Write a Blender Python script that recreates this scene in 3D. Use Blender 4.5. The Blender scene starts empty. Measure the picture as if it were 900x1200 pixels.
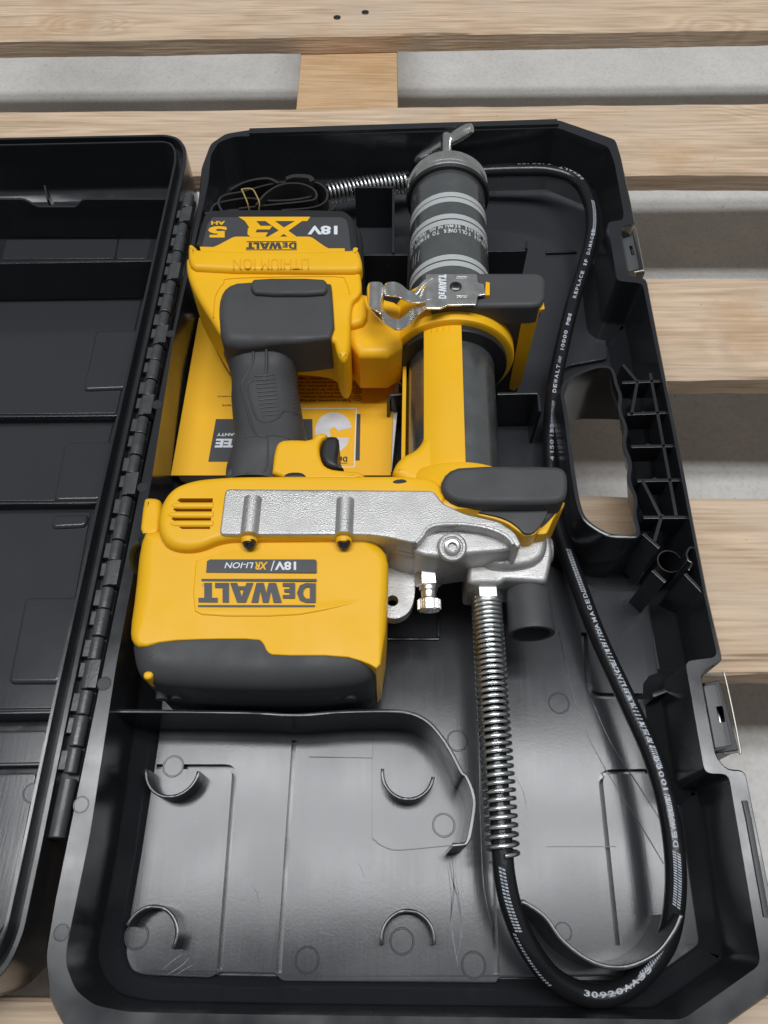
import bpy, bmesh, math, random
from mathutils import Vector, Matrix, noise
from mathutils.geometry import tessellate_polygon
random.seed(4)
S = bpy.context.scene
COL = S.collection

# ------------------------------------------------------------------ camera
CAM_H = 0.5
PITCH = math.radians(61.39)
F = 900.0
cam_d = bpy.data.cameras.new('camera'); cam = bpy.data.objects.new('camera', cam_d); COL.objects.link(cam)
cam.location = (0, 0, CAM_H); cam.rotation_euler = (math.pi/2-PITCH, 0, 0)
cam_d.sensor_fit = 'VERTICAL'; cam_d.sensor_height = 36; cam_d.sensor_width = 27; cam_d.lens = 27.0
cam_d.clip_start = 0.01; cam_d.clip_end = 100
S.camera = cam

# ------------------------------------------------------------------ light: overcast hall daylight through two roof light strips
W = bpy.data.worlds.new('World'); S.world = W; W.use_nodes = True
bg = W.node_tree.nodes['Background']; bg.inputs[0].default_value = (0.90, 0.95, 1.0, 1); bg.inputs[1].default_value = 0.15
def area(name, loc, sx, sy, power, color):
    l = bpy.data.lights.new(name, 'AREA'); l.shape = 'RECTANGLE'; l.size = sx; l.size_y = sy; l.energy = power; l.color = color
    o = bpy.data.objects.new(name, l); o.location = loc; COL.objects.link(o); return o
area('roof_light', (0.05, 0.25, 3.2), 3.3, 0.28, 37, (0.96, 0.98, 1.0))
area('roof_light', (0.05, 0.64, 3.2), 3.3, 0.28, 40, (0.96, 0.98, 1.0))
S.view_settings.view_transform = 'Standard'; S.view_settings.look = 'None'
S.view_settings.exposure = 0.32; S.view_settings.gamma = 1.0
S.cycles.max_bounces = 8; S.cycles.use_denoising = True

SN, CN = math.sin(PITCH), math.cos(PITCH)
def ray(px, py):
    u, v = px-450, 600-py
    d = F*SN - CN*v
    return u/d, (F*CN + SN*v)/d
def P(px, py, z):
    a, b = ray(px, py); h = CAM_H-z
    return Vector((a*h, b*h, z))
def PY(px, py, Y):
    a, b = ray(px, py); h = Y/b
    return Vector((a*h, Y, CAM_H-h))
def G(pts, z):
    out = []
    for p in pts:
        q = P(p[0], p[1], z)
        out.append((q.x, q.y) + tuple(p[2:]))
    return out

# ------------------------------------------------------------------ 2-D helpers
def chaikin(pts, n=2, closed=True, k=0.25):
    for _ in range(n):
        out = []; m = len(pts)
        rng = range(m) if closed else range(m-1)
        if not closed: out.append(pts[0])
        for i in rng:
            a, b = pts[i], pts[(i+1) % m]
            out.append(tuple(a[j]*(1-k)+b[j]*k for j in range(len(a))))
            out.append(tuple(a[j]*k+b[j]*(1-k) for j in range(len(a))))
        if not closed: out.append(pts[-1])
        pts = out
    return pts
def rounded(pts, r, n=4):
    """closed polygon with every corner cut by an arc of radius about r (world units)"""
    out = []; m = len(pts)
    for i in range(m):
        p = Vector(pts[i][:2]); a = Vector(pts[i-1][:2]); b = Vector(pts[(i+1) % m][:2]); ex = pts[i][2:]
        rr = min(r, (a-p).length*0.45, (b-p).length*0.45)
        s = p+(a-p).normalized()*rr; e = p+(b-p).normalized()*rr
        for k in range(n+1):
            t = k/n
            q = s*(1-t)**2 + p*2*t*(1-t) + e*t*t
            out.append((q.x, q.y)+tuple(ex))
    return out
def area2(pts):
    return 0.5*sum(pts[i-1][0]*pts[i][1]-pts[i][0]*pts[i-1][1] for i in range(len(pts)))
def ccw(pts):
    return list(pts) if area2(pts) > 0 else list(pts)[::-1]
def dirs(pts):
    """inward miter vectors for a CCW polygon"""
    out = []; m = len(pts)
    for i in range(m):
        a = Vector(pts[i-1][:2]); p = Vector(pts[i][:2]); b = Vector(pts[(i+1) % m][:2])
        e1 = (p-a); e2 = (b-p)
        if e1.length < 1e-9: e1 = e2
        if e2.length < 1e-9: e2 = e1
        n1 = Vector((-e1.y, e1.x)).normalized(); n2 = Vector((-e2.y, e2.x)).normalized()
        n = n1+n2
        if n.length < 1e-6: n = n1
        n.normalize()
        c = max(n.dot(n1), 0.5)
        out.append(n/c)
    return out
def spline(pts, per=6, closed=False):
    """Catmull-Rom through the given tuples"""
    n = len(pts); out = []
    rng = range(n) if closed else range(n-1)
    for i in rng:
        p1 = pts[i]; p2 = pts[(i+1) % n]
        p0 = pts[i-1] if (closed or i > 0) else p1
        p3 = pts[(i+2) % n] if (closed or i+2 < n) else p2
        for k in range(per):
            t = k/per
            out.append(tuple(0.5*((2*p1[j])+(-p0[j]+p2[j])*t+(2*p0[j]-5*p1[j]+4*p2[j]-p3[j])*t*t+(-p0[j]+3*p1[j]-3*p2[j]+p3[j])*t**3) for j in range(len(p1))))
    if not closed: out.append(tuple(pts[-1]))
    return out

# ------------------------------------------------------------------ mesh helpers
class MB:
    def __init__(s): s.v = []; s.f = []
    def add(s, v, f):
        o = len(s.v); s.v += [tuple(x) for x in v]; s.f += [tuple(o+i for i in q) for q in f]
    def loft(s, outer, prof, cap_top=True, cap_bot=False, holes=(), hole_prof=None):
        """outer: polygon; prof: list of (inset factor or metres, z) from bottom to top. r per vertex multiplies inset."""
        pts = ccw(outer); D = dirs(pts); n = len(pts); base = len(s.v)
        for ins, z in prof:
            for i, p in enumerate(pts):
                d = ins(p) if callable(ins) else ins
                zz = z(p) if callable(z) else z
                s.v.append((p[0]+D[i].x*d, p[1]+D[i].y*d, zz))
        for k in range(len(prof)-1):
            for i in range(n):
                j = (i+1) % n
                s.f.append((base+k*n+i, base+k*n+j, base+(k+1)*n+j, base+(k+1)*n+i))
        topi = [base+(len(prof)-1)*n+i for i in range(n)]
        boti = [base+i for i in range(n)]
        hs = []
        for h in holes:
            hp = ccw(h); b2 = len(s.v); m = len(hp)
            zt = prof[-1][1]; zt = zt(pts[0]) if callable(zt) else zt
            zb = prof[0][1] if hole_prof is None else hole_prof; zb = zb(pts[0]) if callable(zb) else zb
            for z in (zt, zb):
                for p in hp: s.v.append((p[0], p[1], z))
            for i in range(m):
                j = (i+1) % m
                s.f.append((b2+i, b2+j, b2+m+j, b2+m+i))
            hs.append((b2, m))
        def cap(idx, hh, flip):
            loops = [[Vector(s.v[i]) for i in idx]] + [[Vector(s.v[i]) for i in h] for h in hh]
            flat = list(idx)
            for h in hh: flat += list(h)
            for t in tessellate_polygon(loops):
                q = [flat[i] for i in t]
                a, b, c = (Vector(s.v[i]) for i in q)
                nz = (b-a).cross(c-a).z
                if (nz < 0) != flip: q = q[::-1]
                s.f.append(tuple(q))
        if cap_top: cap(topi, [[b2+i for i in range(m)] for b2, m in hs], False)
        if cap_bot: cap(boti, [[b2+m+i for i in range(m)] for b2, m in hs] if hole_prof is None else [], True)
    def slab(s, outer, zt, zb, r=0.002, n=4, holes=(), bot=True, rz=None, hole_bot=None):
        """bevelled prism. per vertex radius: third entry of the point"""
        def rr(p): return p[2] if len(p) > 2 else r
        q = rz if rz is not None else 1.0
        prof = [(0.0, zb)]
        for k in range(n+1):
            t = math.pi/2*k/n
            prof.append(((lambda p, t=t: rr(p)*(1-math.cos(t))), (lambda p, t=t: zt - q*rr(p)*(1-math.sin(t)))))
        s.loft(outer, prof, True, bot and not (hole_bot is not None), holes, hole_bot)
    def box(s, x0, x1, y0, y1, z0, z1):
        v = [(x0,y0,z0),(x1,y0,z0),(x1,y1,z0),(x0,y1,z0),(x0,y0,z1),(x1,y0,z1),(x1,y1,z1),(x0,y1,z1)]
        s.add(v, [(0,3,2,1),(4,5,6,7),(0,1,5,4),(1,2,6,5),(2,3,7,6),(3,0,4,7)])
    def tube(s, path, rad, seg=16, cap=True, up=Vector((0,0,1)), squash=1.0):
        """path: list of Vectors; rad: number or list"""
        path = [Vector(p) for p in path]; n = len(path); base = len(s.v)
        for i, p in enumerate(path):
            a = path[max(i-1, 0)]; b = path[min(i+1, n-1)]
            t = (b-a).normalized()
            side = t.cross(up)
            if side.length < 1e-4: side = t.cross(Vector((0,1,0)))
            side.normalize(); u2 = side.cross(t).normalized()
            r = rad[i] if isinstance(rad, (list, tuple)) else rad
            for k in range(seg):
                an = 2*math.pi*k/seg
                q = p + side*(r*math.cos(an)) + u2*(r*squash*math.sin(an))
                s.v.append(tuple(q))
        for i in range(n-1):
            for k in range(seg):
                j = (k+1) % seg
                s.f.append((base+i*seg+k, base+(i+1)*seg+k, base+(i+1)*seg+j, base+i*seg+j))
        if cap:
            s.f.append(tuple(base+k for k in range(seg)))
            s.f.append(tuple(base+(n-1)*seg+k for k in range(seg))[::-1])
    def lathe(s, p0, axis, prof, seg=40, a0=0.0, a1=2*math.pi, ref=Vector((0,0,1))):
        """prof: (distance along axis, radius)"""
        axis = Vector(axis).normalized(); side = axis.cross(ref).normalized(); u = side.cross(axis).normalized()
        p0 = Vector(p0); base = len(s.v); full = abs(a1-a0-2*math.pi) < 1e-6
        m = seg if full else seg+1
        for d, r in prof:
            for k in range(m):
                a = a0+(a1-a0)*k/seg
                s.v.append(tuple(p0+axis*d+side*(r*math.sin(a))+u*(r*math.cos(a))))
        for i in range(len(prof)-1):
            for k in range(seg if full else seg):
                j = (k+1) % m
                if not full and k+1 >= m: continue
                s.f.append((base+i*m+k, base+i*m+j, base+(i+1)*m+j, base+(i+1)*m+k))
    def build(s, name, mat, parent=None, smooth=True, ang=38, recalc=True):
        me = bpy.data.meshes.new(name); me.from_pydata(s.v, [], s.f)
        if recalc:
            bm = bmesh.new(); bm.from_mesh(me)
            bmesh.ops.remove_doubles(bm, verts=bm.verts, dist=1e-6)
            bmesh.ops.recalc_face_normals(bm, faces=bm.faces)
            bm.to_mesh(me); bm.free()
        me.materials.append(mat)
        o = bpy.data.objects.new(name, me); COL.objects.link(o)
        if smooth:
            me.shade_smooth(); me.set_sharp_from_angle(angle=math.radians(ang))
            wn = o.modifiers.new('normals', 'WEIGHTED_NORMAL'); wn.keep_sharp = True; wn.weight = 60
        if parent is not None: o.parent = parent
        return o
def wallpath(path, t):
    """polygon around an open 2-D polyline with thickness t"""
    n = len(path); L = []; R = []
    for i in range(n):
        a = Vector(path[max(i-1,0)][:2]); b = Vector(path[min(i+1,n-1)][:2]); p = Vector(path[i][:2])
        d = (b-a).normalized(); q = Vector((-d.y, d.x))*t/2
        L.append(tuple(p+q)); R.append(tuple(p-q))
    return L+R[::-1]
def wall(name, pxs, zt, zb, t, mat, parent, smooth=3, bev=0.0005):
    pts = G(pxs, zt)
    if smooth: pts = spline(pts, smooth)
    m = MB(); m.slab(wallpath(pts, t), zt, zb, bev, 2)
    return m.build(name, mat, parent)
def thing(name, label, cat, loc=(0,0,0), group=None):
    o = bpy.data.objects.new(name, None); COL.objects.link(o); o.location = loc
    o['label'] = label; o['category'] = cat; o.empty_display_size = 0.02
    if group: o['group'] = group
    return o
def settle():
    """keep parts where they were modelled although their thing's Empty stands at its base"""
    for o in list(S.objects):
        if o.parent is not None and o.parent.type == 'EMPTY' and not o.get('placed'):
            o.location = o.location - o.parent.location; o['placed'] = 1
    for o in S.objects:
        if 'placed' in o: del o['placed']

# ------------------------------------------------------------------ materials
def mat(name, color, rough=0.5, metal=0.0, spec=0.5, bump=0.0, bscale=400, bstretch=None, var=0.0, vscale=30, coat=0.0, rvar=0.0, rscale=60, dist=0.001):
    m = bpy.data.materials.new(name); m.use_nodes = True; nt = m.node_tree; b = nt.nodes['Principled BSDF']
    b.inputs['Base Color'].default_value = (*color, 1); b.inputs['Roughness'].default_value = rough
    b.inputs['Metallic'].default_value = metal; b.inputs['Specular IOR Level'].default_value = spec
    b.inputs['Coat Weight'].default_value = coat
    tc = nt.nodes.new('ShaderNodeTexCoord')
    def nz(scale, stretch=None, detail=4):
        src = tc.outputs['Object']
        if stretch:
            mp = nt.nodes.new('ShaderNodeMapping'); mp.inputs['Scale'].default_value = stretch
            nt.links.new(src, mp.inputs[0]); src = mp.outputs[0]
        n = nt.nodes.new('ShaderNodeTexNoise'); n.inputs['Scale'].default_value = scale; n.inputs['Detail'].default_value = detail
        nt.links.new(src, n.inputs['Vector']); return n.outputs['Fac']
    if bump:
        bp = nt.nodes.new('ShaderNodeBump'); bp.inputs['Strength'].default_value = bump; bp.inputs['Distance'].default_value = dist
        nt.links.new(nz(bscale, bstretch), bp.inputs['Height']); nt.links.new(bp.outputs[0], b.inputs['Normal'])
    if var:
        mx = nt.nodes.new('ShaderNodeMix'); mx.data_type = 'RGBA'
        mx.inputs[6].default_value = (*[c*(1-var) for c in color], 1); mx.inputs[7].default_value = (*[min(1, c*(1+var)) for c in color], 1)
        nt.links.new(nz(vscale), mx.inputs[0]); nt.links.new(mx.outputs[2], b.inputs['Base Color'])
    if rvar:
        mr = nt.nodes.new('ShaderNodeMapRange'); mr.inputs[1].default_value = 0.3; mr.inputs[2].default_value = 0.7
        mr.inputs[3].default_value = max(0.02, rough-rvar); mr.inputs[4].default_value = min(1, rough+rvar)
        nt.links.new(nz(rscale, bstretch), mr.inputs[0]); nt.links.new(mr.outputs[0], b.inputs['Roughness'])
    return m
M = {}
M['yellow'] = mat('yellow_plastic', (0.88, 0.475, 0.009), 0.44, spec=0.42, bump=0.12, bscale=2500, dist=0.0004, var=0.07, vscale=18, rvar=0.13, rscale=45)
M['rubber'] = mat('grey_rubber', (0.055, 0.055, 0.058), 0.58, bump=0.35, bscale=2600, dist=0.0005, var=0.22, vscale=30, rvar=0.12, rscale=50)
M['case'] = mat('black_case_plastic', (0.022, 0.023, 0.026), 0.21, spec=0.6, bump=0.05, bscale=1800, dist=0.0003, var=0.15, vscale=20, rvar=0.07, rscale=40)
M['black'] = mat('black_plastic', (0.018, 0.018, 0.02), 0.42, bump=0.1, bscale=1500, dist=0.0003)
M['casting'] = mat('cast_aluminium', (0.50, 0.49, 0.48), 0.44, 0.75, bump=0.55, bscale=1300, dist=0.0005, var=0.14, vscale=90, rvar=0.12, rscale=60)
M['steel'] = mat('zinc_plated_steel', (0.82, 0.84, 0.83), 0.27, 1.0, bump=0.05, bscale=600, dist=0.0003, rvar=0.07)
M['nickel'] = mat('bright_nickel', (0.88, 0.87, 0.84), 0.27, 1.0, bump=0.04, bscale=400, dist=0.0003, rvar=0.06, rscale=120)
M['darksteel'] = mat('dark_screw_steel', (0.10, 0.10, 0.10), 0.3, 0.9)
M['tube'] = mat('dark_grease_tube', (0.30, 0.31, 0.31), 0.24, 0.85, bump=0.04, bscale=200, dist=0.0004, var=0.15, vscale=60, rvar=0.06)
M['hose'] = mat('black_hose_rubber', (0.012, 0.012, 0.014), 0.23, bump=0.2, bscale=900, dist=0.0005, rvar=0.06)
M['print_white'] = mat('white_print', (0.72, 0.75, 0.80), 0.6)
M['hose_print_glint'] = mat('worn_hose_print_and_glint', (0.40, 0.43, 0.48), 0.5, var=0.75, vscale=420)  # print colour, also used to paint highlights on the lower hose
M['print_grey'] = mat('grey_print', (0.62, 0.65, 0.64), 0.45)
M['print_black'] = mat('black_print', (0.035, 0.035, 0.035), 0.5)
M['label'] = mat('charcoal_label', (0.060, 0.060, 0.064), 0.40, rvar=0.05)
M['relief_shade'] = mat('relief_shade_yellow', (0.80, 0.395, 0.01), 0.45)  # body yellow darkened, so the colour carries the shade of relief
M['paper'] = mat('yellow_booklet_paper', (0.90, 0.47, 0.008), 0.50, var=0.03, vscale=8)
M['whitepaper'] = mat('white_paper', (0.78, 0.76, 0.74), 0.6)
M['webbing'] = mat('black_webbing', (0.020, 0.019, 0.019), 0.75, bump=0.6, bscale=900, dist=0.0006, var=0.3, vscale=200)
M['band'] = mat('tan_rubber_band', (0.42, 0.30, 0.10), 0.5)
M['wire'] = mat('dull_latch_wire', (0.42, 0.41, 0.38), 0.42, 0.9)
M['copper'] = mat('copper_washer', (0.55, 0.25, 0.12), 0.35, 0.9)
M['olive'] = mat('olive_metal', (0.10, 0.09, 0.03), 0.35, 0.6)
M['silverfoil'] = mat('silver_print', (0.68, 0.68, 0.70), 0.4, 0.1, var=0.3, vscale=70)
M['latchgrey'] = mat('grey_latch_plastic', (0.085, 0.088, 0.092), 0.38, bump=0.05)
M['oldsteel'] = mat('scuffed_hinge_plastic', (0.060, 0.061, 0.064), 0.33, bump=0.3, bscale=500, dist=0.0005, var=0.4, vscale=200, rvar=0.1)

def floor_mat():
    m = bpy.data.materials.new('moulded_case_floor'); m.use_nodes = True; nt = m.node_tree; b = nt.nodes['Principled BSDF']
    L = nt.links; N = nt.nodes
    b.inputs['Base Color'].default_value = (0.036, 0.037, 0.044, 1); b.inputs['Specular IOR Level'].default_value = 0.47
    tc = N.new('ShaderNodeTexCoord'); mp = N.new('ShaderNodeMapping'); mp.inputs['Scale'].default_value = (1, 0.035, 1)
    L.new(tc.outputs['Object'], mp.inputs[0])
    n1 = N.new('ShaderNodeTexNoise'); n1.inputs['Scale'].default_value = 900; n1.inputs['Detail'].default_value = 3; L.new(mp.outputs[0], n1.inputs['Vector'])
    n2 = N.new('ShaderNodeTexNoise'); n2.inputs['Scale'].default_value = 14; n2.inputs['Detail'].default_value = 6; L.new(tc.outputs['Object'], n2.inputs['Vector'])
    n3 = N.new('ShaderNodeTexNoise'); n3.inputs['Scale'].default_value = 700; n3.inputs['Detail'].default_value = 2; L.new(tc.outputs['Object'], n3.inputs['Vector'])
    add = N.new('ShaderNodeMath'); add.operation = 'MULTIPLY_ADD'; add.inputs[1].default_value = 0.05; L.new(n1.outputs['Fac'], add.inputs[0])
    mr = N.new('ShaderNodeMapRange'); mr.inputs[1].default_value = 0.35; mr.inputs[2].default_value = 0.65; mr.inputs[3].default_value = 0.12; mr.inputs[4].default_value = 0.19
    L.new(n2.outputs['Fac'], mr.inputs[0]); L.new(mr.outputs[0], add.inputs[2])
    L.new(add.outputs[0], b.inputs['Roughness'])
    bp = N.new('ShaderNodeBump'); bp.inputs['Strength'].default_value = 0.05; bp.inputs['Distance'].default_value = 0.0004; L.new(n1.outputs['Fac'], bp.inputs['Height'])
    bp2 = N.new('ShaderNodeBump'); bp2.inputs['Strength'].default_value = 0.03; bp2.inputs['Distance'].default_value = 0.0004
    L.new(n3.outputs['Fac'], bp2.inputs['Height']); L.new(bp.outputs[0], bp2.inputs['Normal']); L.new(bp2.outputs[0], b.inputs['Normal'])
    # dust specks
    vo = N.new('ShaderNodeTexVoronoi'); vo.inputs['Scale'].default_value = 130; L.new(tc.outputs['Object'], vo.inputs['Vector'])
    n4 = N.new('ShaderNodeTexNoise'); n4.inputs['Scale'].default_value = 25; L.new(tc.outputs['Object'], n4.inputs['Vector'])
    lt = N.new('ShaderNodeMapRange'); lt.inputs[1].default_value = 0.05; lt.inputs[2].default_value = 0.02; L.new(vo.outputs['Distance'], lt.inputs[0])
    g = N.new('ShaderNodeMapRange'); g.inputs[1].default_value = 0.5; g.inputs[2].default_value = 0.7; L.new(n4.outputs['Fac'], g.inputs[0])
    mu = N.new('ShaderNodeMath'); mu.operation = 'MULTIPLY'; L.new(lt.outputs[0], mu.inputs[0]); L.new(g.outputs[0], mu.inputs[1])
    mx = N.new('ShaderNodeMix'); mx.data_type = 'RGBA'; mx.inputs[6].default_value = (0.036, 0.037, 0.042, 1); mx.inputs[7].default_value = (0.12, 0.12, 0.12, 1)
    L.new(mu.outputs[0], mx.inputs[0]); L.new(mx.outputs[2], b.inputs['Base Color'])
    return m
M['floor'] = floor_mat()

def wood_mat(name, c1, c2, c3):
    m = bpy.data.materials.new(name); m.use_nodes = True; nt = m.node_tree; b = nt.nodes['Principled BSDF']; N = nt.nodes; L = nt.links
    tc = N.new('ShaderNodeTexCoord'); oi = N.new('ShaderNodeObjectInfo')
    off = N.new('ShaderNodeVectorMath'); off.operation = 'MULTIPLY_ADD'
    cb = N.new('ShaderNodeCombineXYZ'); L.new(oi.outputs['Random'], cb.inputs[0]); L.new(oi.outputs['Random'], cb.inputs[1]); L.new(oi.outputs['Random'], cb.inputs[2])
    off.inputs[1].default_value = (7, 3, 11); L.new(cb.outputs[0], off.inputs[0]); L.new(tc.outputs['Object'], off.inputs[2])
    mp = N.new('ShaderNodeMapping'); mp.inputs['Scale'].default_value = (1.6, 14, 14); L.new(off.outputs[0], mp.inputs[0])
    n1 = N.new('ShaderNodeTexNoise'); n1.inputs['Scale'].default_value = 1.2; n1.inputs['Detail'].default_value = 3; n1.inputs['Distortion'].default_value = 0.6; L.new(mp.outputs[0], n1.inputs['Vector'])
    # growth rings: a sine of the smooth field
    mk = N.new('ShaderNodeMapping'); mk.inputs['Scale'].default_value = (4.2, 8.5, 0.6); L.new(off.outputs[0], mk.inputs[0])
    vk = N.new('ShaderNodeTexVoronoi'); vk.inputs['Scale'].default_value = 1.0; L.new(mk.outputs[0], vk.inputs['Vector'])
    kr = N.new('ShaderNodeMapRange'); kr.interpolation_type = 'SMOOTHERSTEP'; kr.inputs[1].default_value = 0.0; kr.inputs[2].default_value = 0.30; kr.inputs[3].default_value = 0.40; kr.inputs[4].default_value = 0.0
    L.new(vk.outputs['Distance'], kr.inputs[0])
    ka = N.new('ShaderNodeMath'); ka.operation = 'ADD'; L.new(n1.outputs['Fac'], ka.inputs[0]); L.new(kr.outputs[0], ka.inputs[1])
    mul = N.new('ShaderNodeMath'); mul.operation = 'MULTIPLY'; mul.inputs[1].default_value = 55; L.new(ka.outputs[0], mul.inputs[0])
    sn = N.new('ShaderNodeMath'); sn.operation = 'SINE'; L.new(mul.outputs[0], sn.inputs[0])
    r1 = N.new('ShaderNodeMapRange'); r1.inputs[1].default_value = -1; r1.inputs[2].default_value = 1; L.new(sn.outputs[0], r1.inputs[0])
    mp2 = N.new('ShaderNodeMapping'); mp2.inputs['Scale'].default_value = (16, 380, 380); L.new(off.outputs[0], mp2.inputs[0])
    n2 = N.new('ShaderNodeTexNoise'); n2.inputs['Scale'].default_value = 1; n2.inputs['Detail'].default_value = 5; L.new(mp2.outputs[0], n2.inputs['Vector'])
    n3 = N.new('ShaderNodeTexNoise'); n3.inputs['Scale'].default_value = 16; n3.inputs['Detail'].default_value = 5; L.new(off.outputs[0], n3.inputs['Vector'])
    mx = N.new('ShaderNodeMix'); mx.data_type = 'RGBA'; mx.inputs[6].default_value = (*c1, 1); mx.inputs[7].default_value = (*c2, 1)
    f = N.new('ShaderNodeMath'); f.operation = 'MULTIPLY'; f.inputs[1].default_value = 0.42; L.new(r1.outputs[0], f.inputs[0])
    L.new(f.outputs[0], mx.inputs[0])
    mx2 = N.new('ShaderNodeMix'); mx2.data_type = 'RGBA'; mx2.blend_type = 'MULTIPLY'; mx2.inputs[0].default_value = 0.85
    cr = N.new('ShaderNodeValToRGB'); cr.color_ramp.elements[0].position = 0.30; cr.color_ramp.elements[0].color = (0.62, 0.60, 0.58, 1); cr.color_ramp.elements[1].position = 0.6; cr.color_ramp.elements[1].color = (1, 1, 1, 1)
    L.new(n2.outputs['Fac'], cr.inputs[0]); L.new(mx.outputs[2], mx2.inputs[6]); L.new(cr.outputs[0], mx2.inputs[7])
    mx3 = N.new('ShaderNodeMix'); mx3.data_type = 'RGBA'; mx3.inputs[7].default_value = (*c3, 1)
    g = N.new('ShaderNodeMapRange'); g.inputs[1].default_value = 0.45; g.inputs[2].default_value = 0.72; g.inputs[4].default_value = 0.6; L.new(n3.outputs['Fac'], g.inputs[0])
    L.new(g.outputs[0], mx3.inputs[0]); L.new(mx2.outputs[2], mx3.inputs[6])
    # specks
    vo = N.new('ShaderNodeTexVoronoi'); vo.inputs['Scale'].default_value = 55; L.new(off.outputs[0], vo.inputs['Vector'])
    lt = N.new('ShaderNodeMapRange'); lt.inputs[1].default_value = 0.05; lt.inputs[2].default_value = 0.02; lt.inputs[4].default_value = 0.6; L.new(vo.outputs['Distance'], lt.inputs[0])
    mx4 = N.new('ShaderNodeMix'); mx4.data_type = 'RGBA'; mx4.inputs[7].default_value = (0.13, 0.09, 0.06, 1)
    L.new(lt.outputs[0], mx4.inputs[0]); L.new(mx3.outputs[2], mx4.inputs[6])
    def over(prev, fac, colr):
        q = N.new('ShaderNodeMix'); q.data_type = 'RGBA'; q.inputs[7].default_value = (*colr, 1); L.new(fac, q.inputs[0]); L.new(prev, q.inputs[6]); return q.outputs[2]
    kc = N.new('ShaderNodeMapRange'); kc.inputs[1].default_value = 0.055; kc.inputs[2].default_value = 0.025; kc.inputs[4].default_value = 0.75; L.new(vk.outputs['Distance'], kc.inputs[0])
    out = over(mx4.outputs[2], kc.outputs[0], (0.20, 0.12, 0.07))
    n5 = N.new('ShaderNodeTexNoise'); n5.inputs['Scale'].default_value = 7; n5.inputs['Detail'].default_value = 7; n5.inputs['Roughness'].default_value = 0.65; L.new(off.outputs[0], n5.inputs['Vector'])
    st = N.new('ShaderNodeMapRange'); st.inputs[1].default_value = 0.56; st.inputs[2].default_value = 0.72; st.inputs[4].default_value = 0.55; L.new(n5.outputs['Fac'], st.inputs[0])
    out = over(out, st.outputs[0], (0.50, 0.29, 0.13))
    mp5 = N.new('ShaderNodeMapping'); mp5.inputs['Scale'].default_value = (2.2, 95, 95); L.new(off.outputs[0], mp5.inputs[0])
    n6 = N.new('ShaderNodeTexNoise'); n6.inputs['Scale'].default_value = 1; n6.inputs['Detail'].default_value = 2; L.new(mp5.outputs[0], n6.inputs['Vector'])
    ck = N.new('ShaderNodeMapRange'); ck.inputs[1].default_value = 0.70; ck.inputs[2].default_value = 0.74; ck.inputs[4].default_value = 0.7; L.new(n6.outputs['Fac'], ck.inputs[0])
    out = over(out, ck.outputs[0], (0.16, 0.10, 0.065))
    L.new(out, b.inputs['Base Color'])
    b.inputs['Roughness'].default_value = 0.82; b.inputs['Specular IOR Level'].default_value = 0.25
    bp = N.new('ShaderNodeBump'); bp.inputs['Strength'].default_value = 1.0; bp.inputs['Distance'].default_value = 0.0012
    ad = N.new('ShaderNodeMath'); L.new(n2.outputs['Fac'], ad.inputs[0]); ad.inputs[1].default_value = 0
    L.new(ad.outputs[0], bp.inputs['Height']); L.new(bp.outputs[0], b.inputs['Normal'])
    return m
M['wood'] = wood_mat('weathered_pine', (0.74, 0.56, 0.40), (0.52, 0.36, 0.225), (0.60, 0.49, 0.38))
M['wood_fresh'] = wood_mat('fresh_pine', (0.70, 0.47, 0.27), (0.54, 0.33, 0.17), (0.62, 0.42, 0.26))
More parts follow.
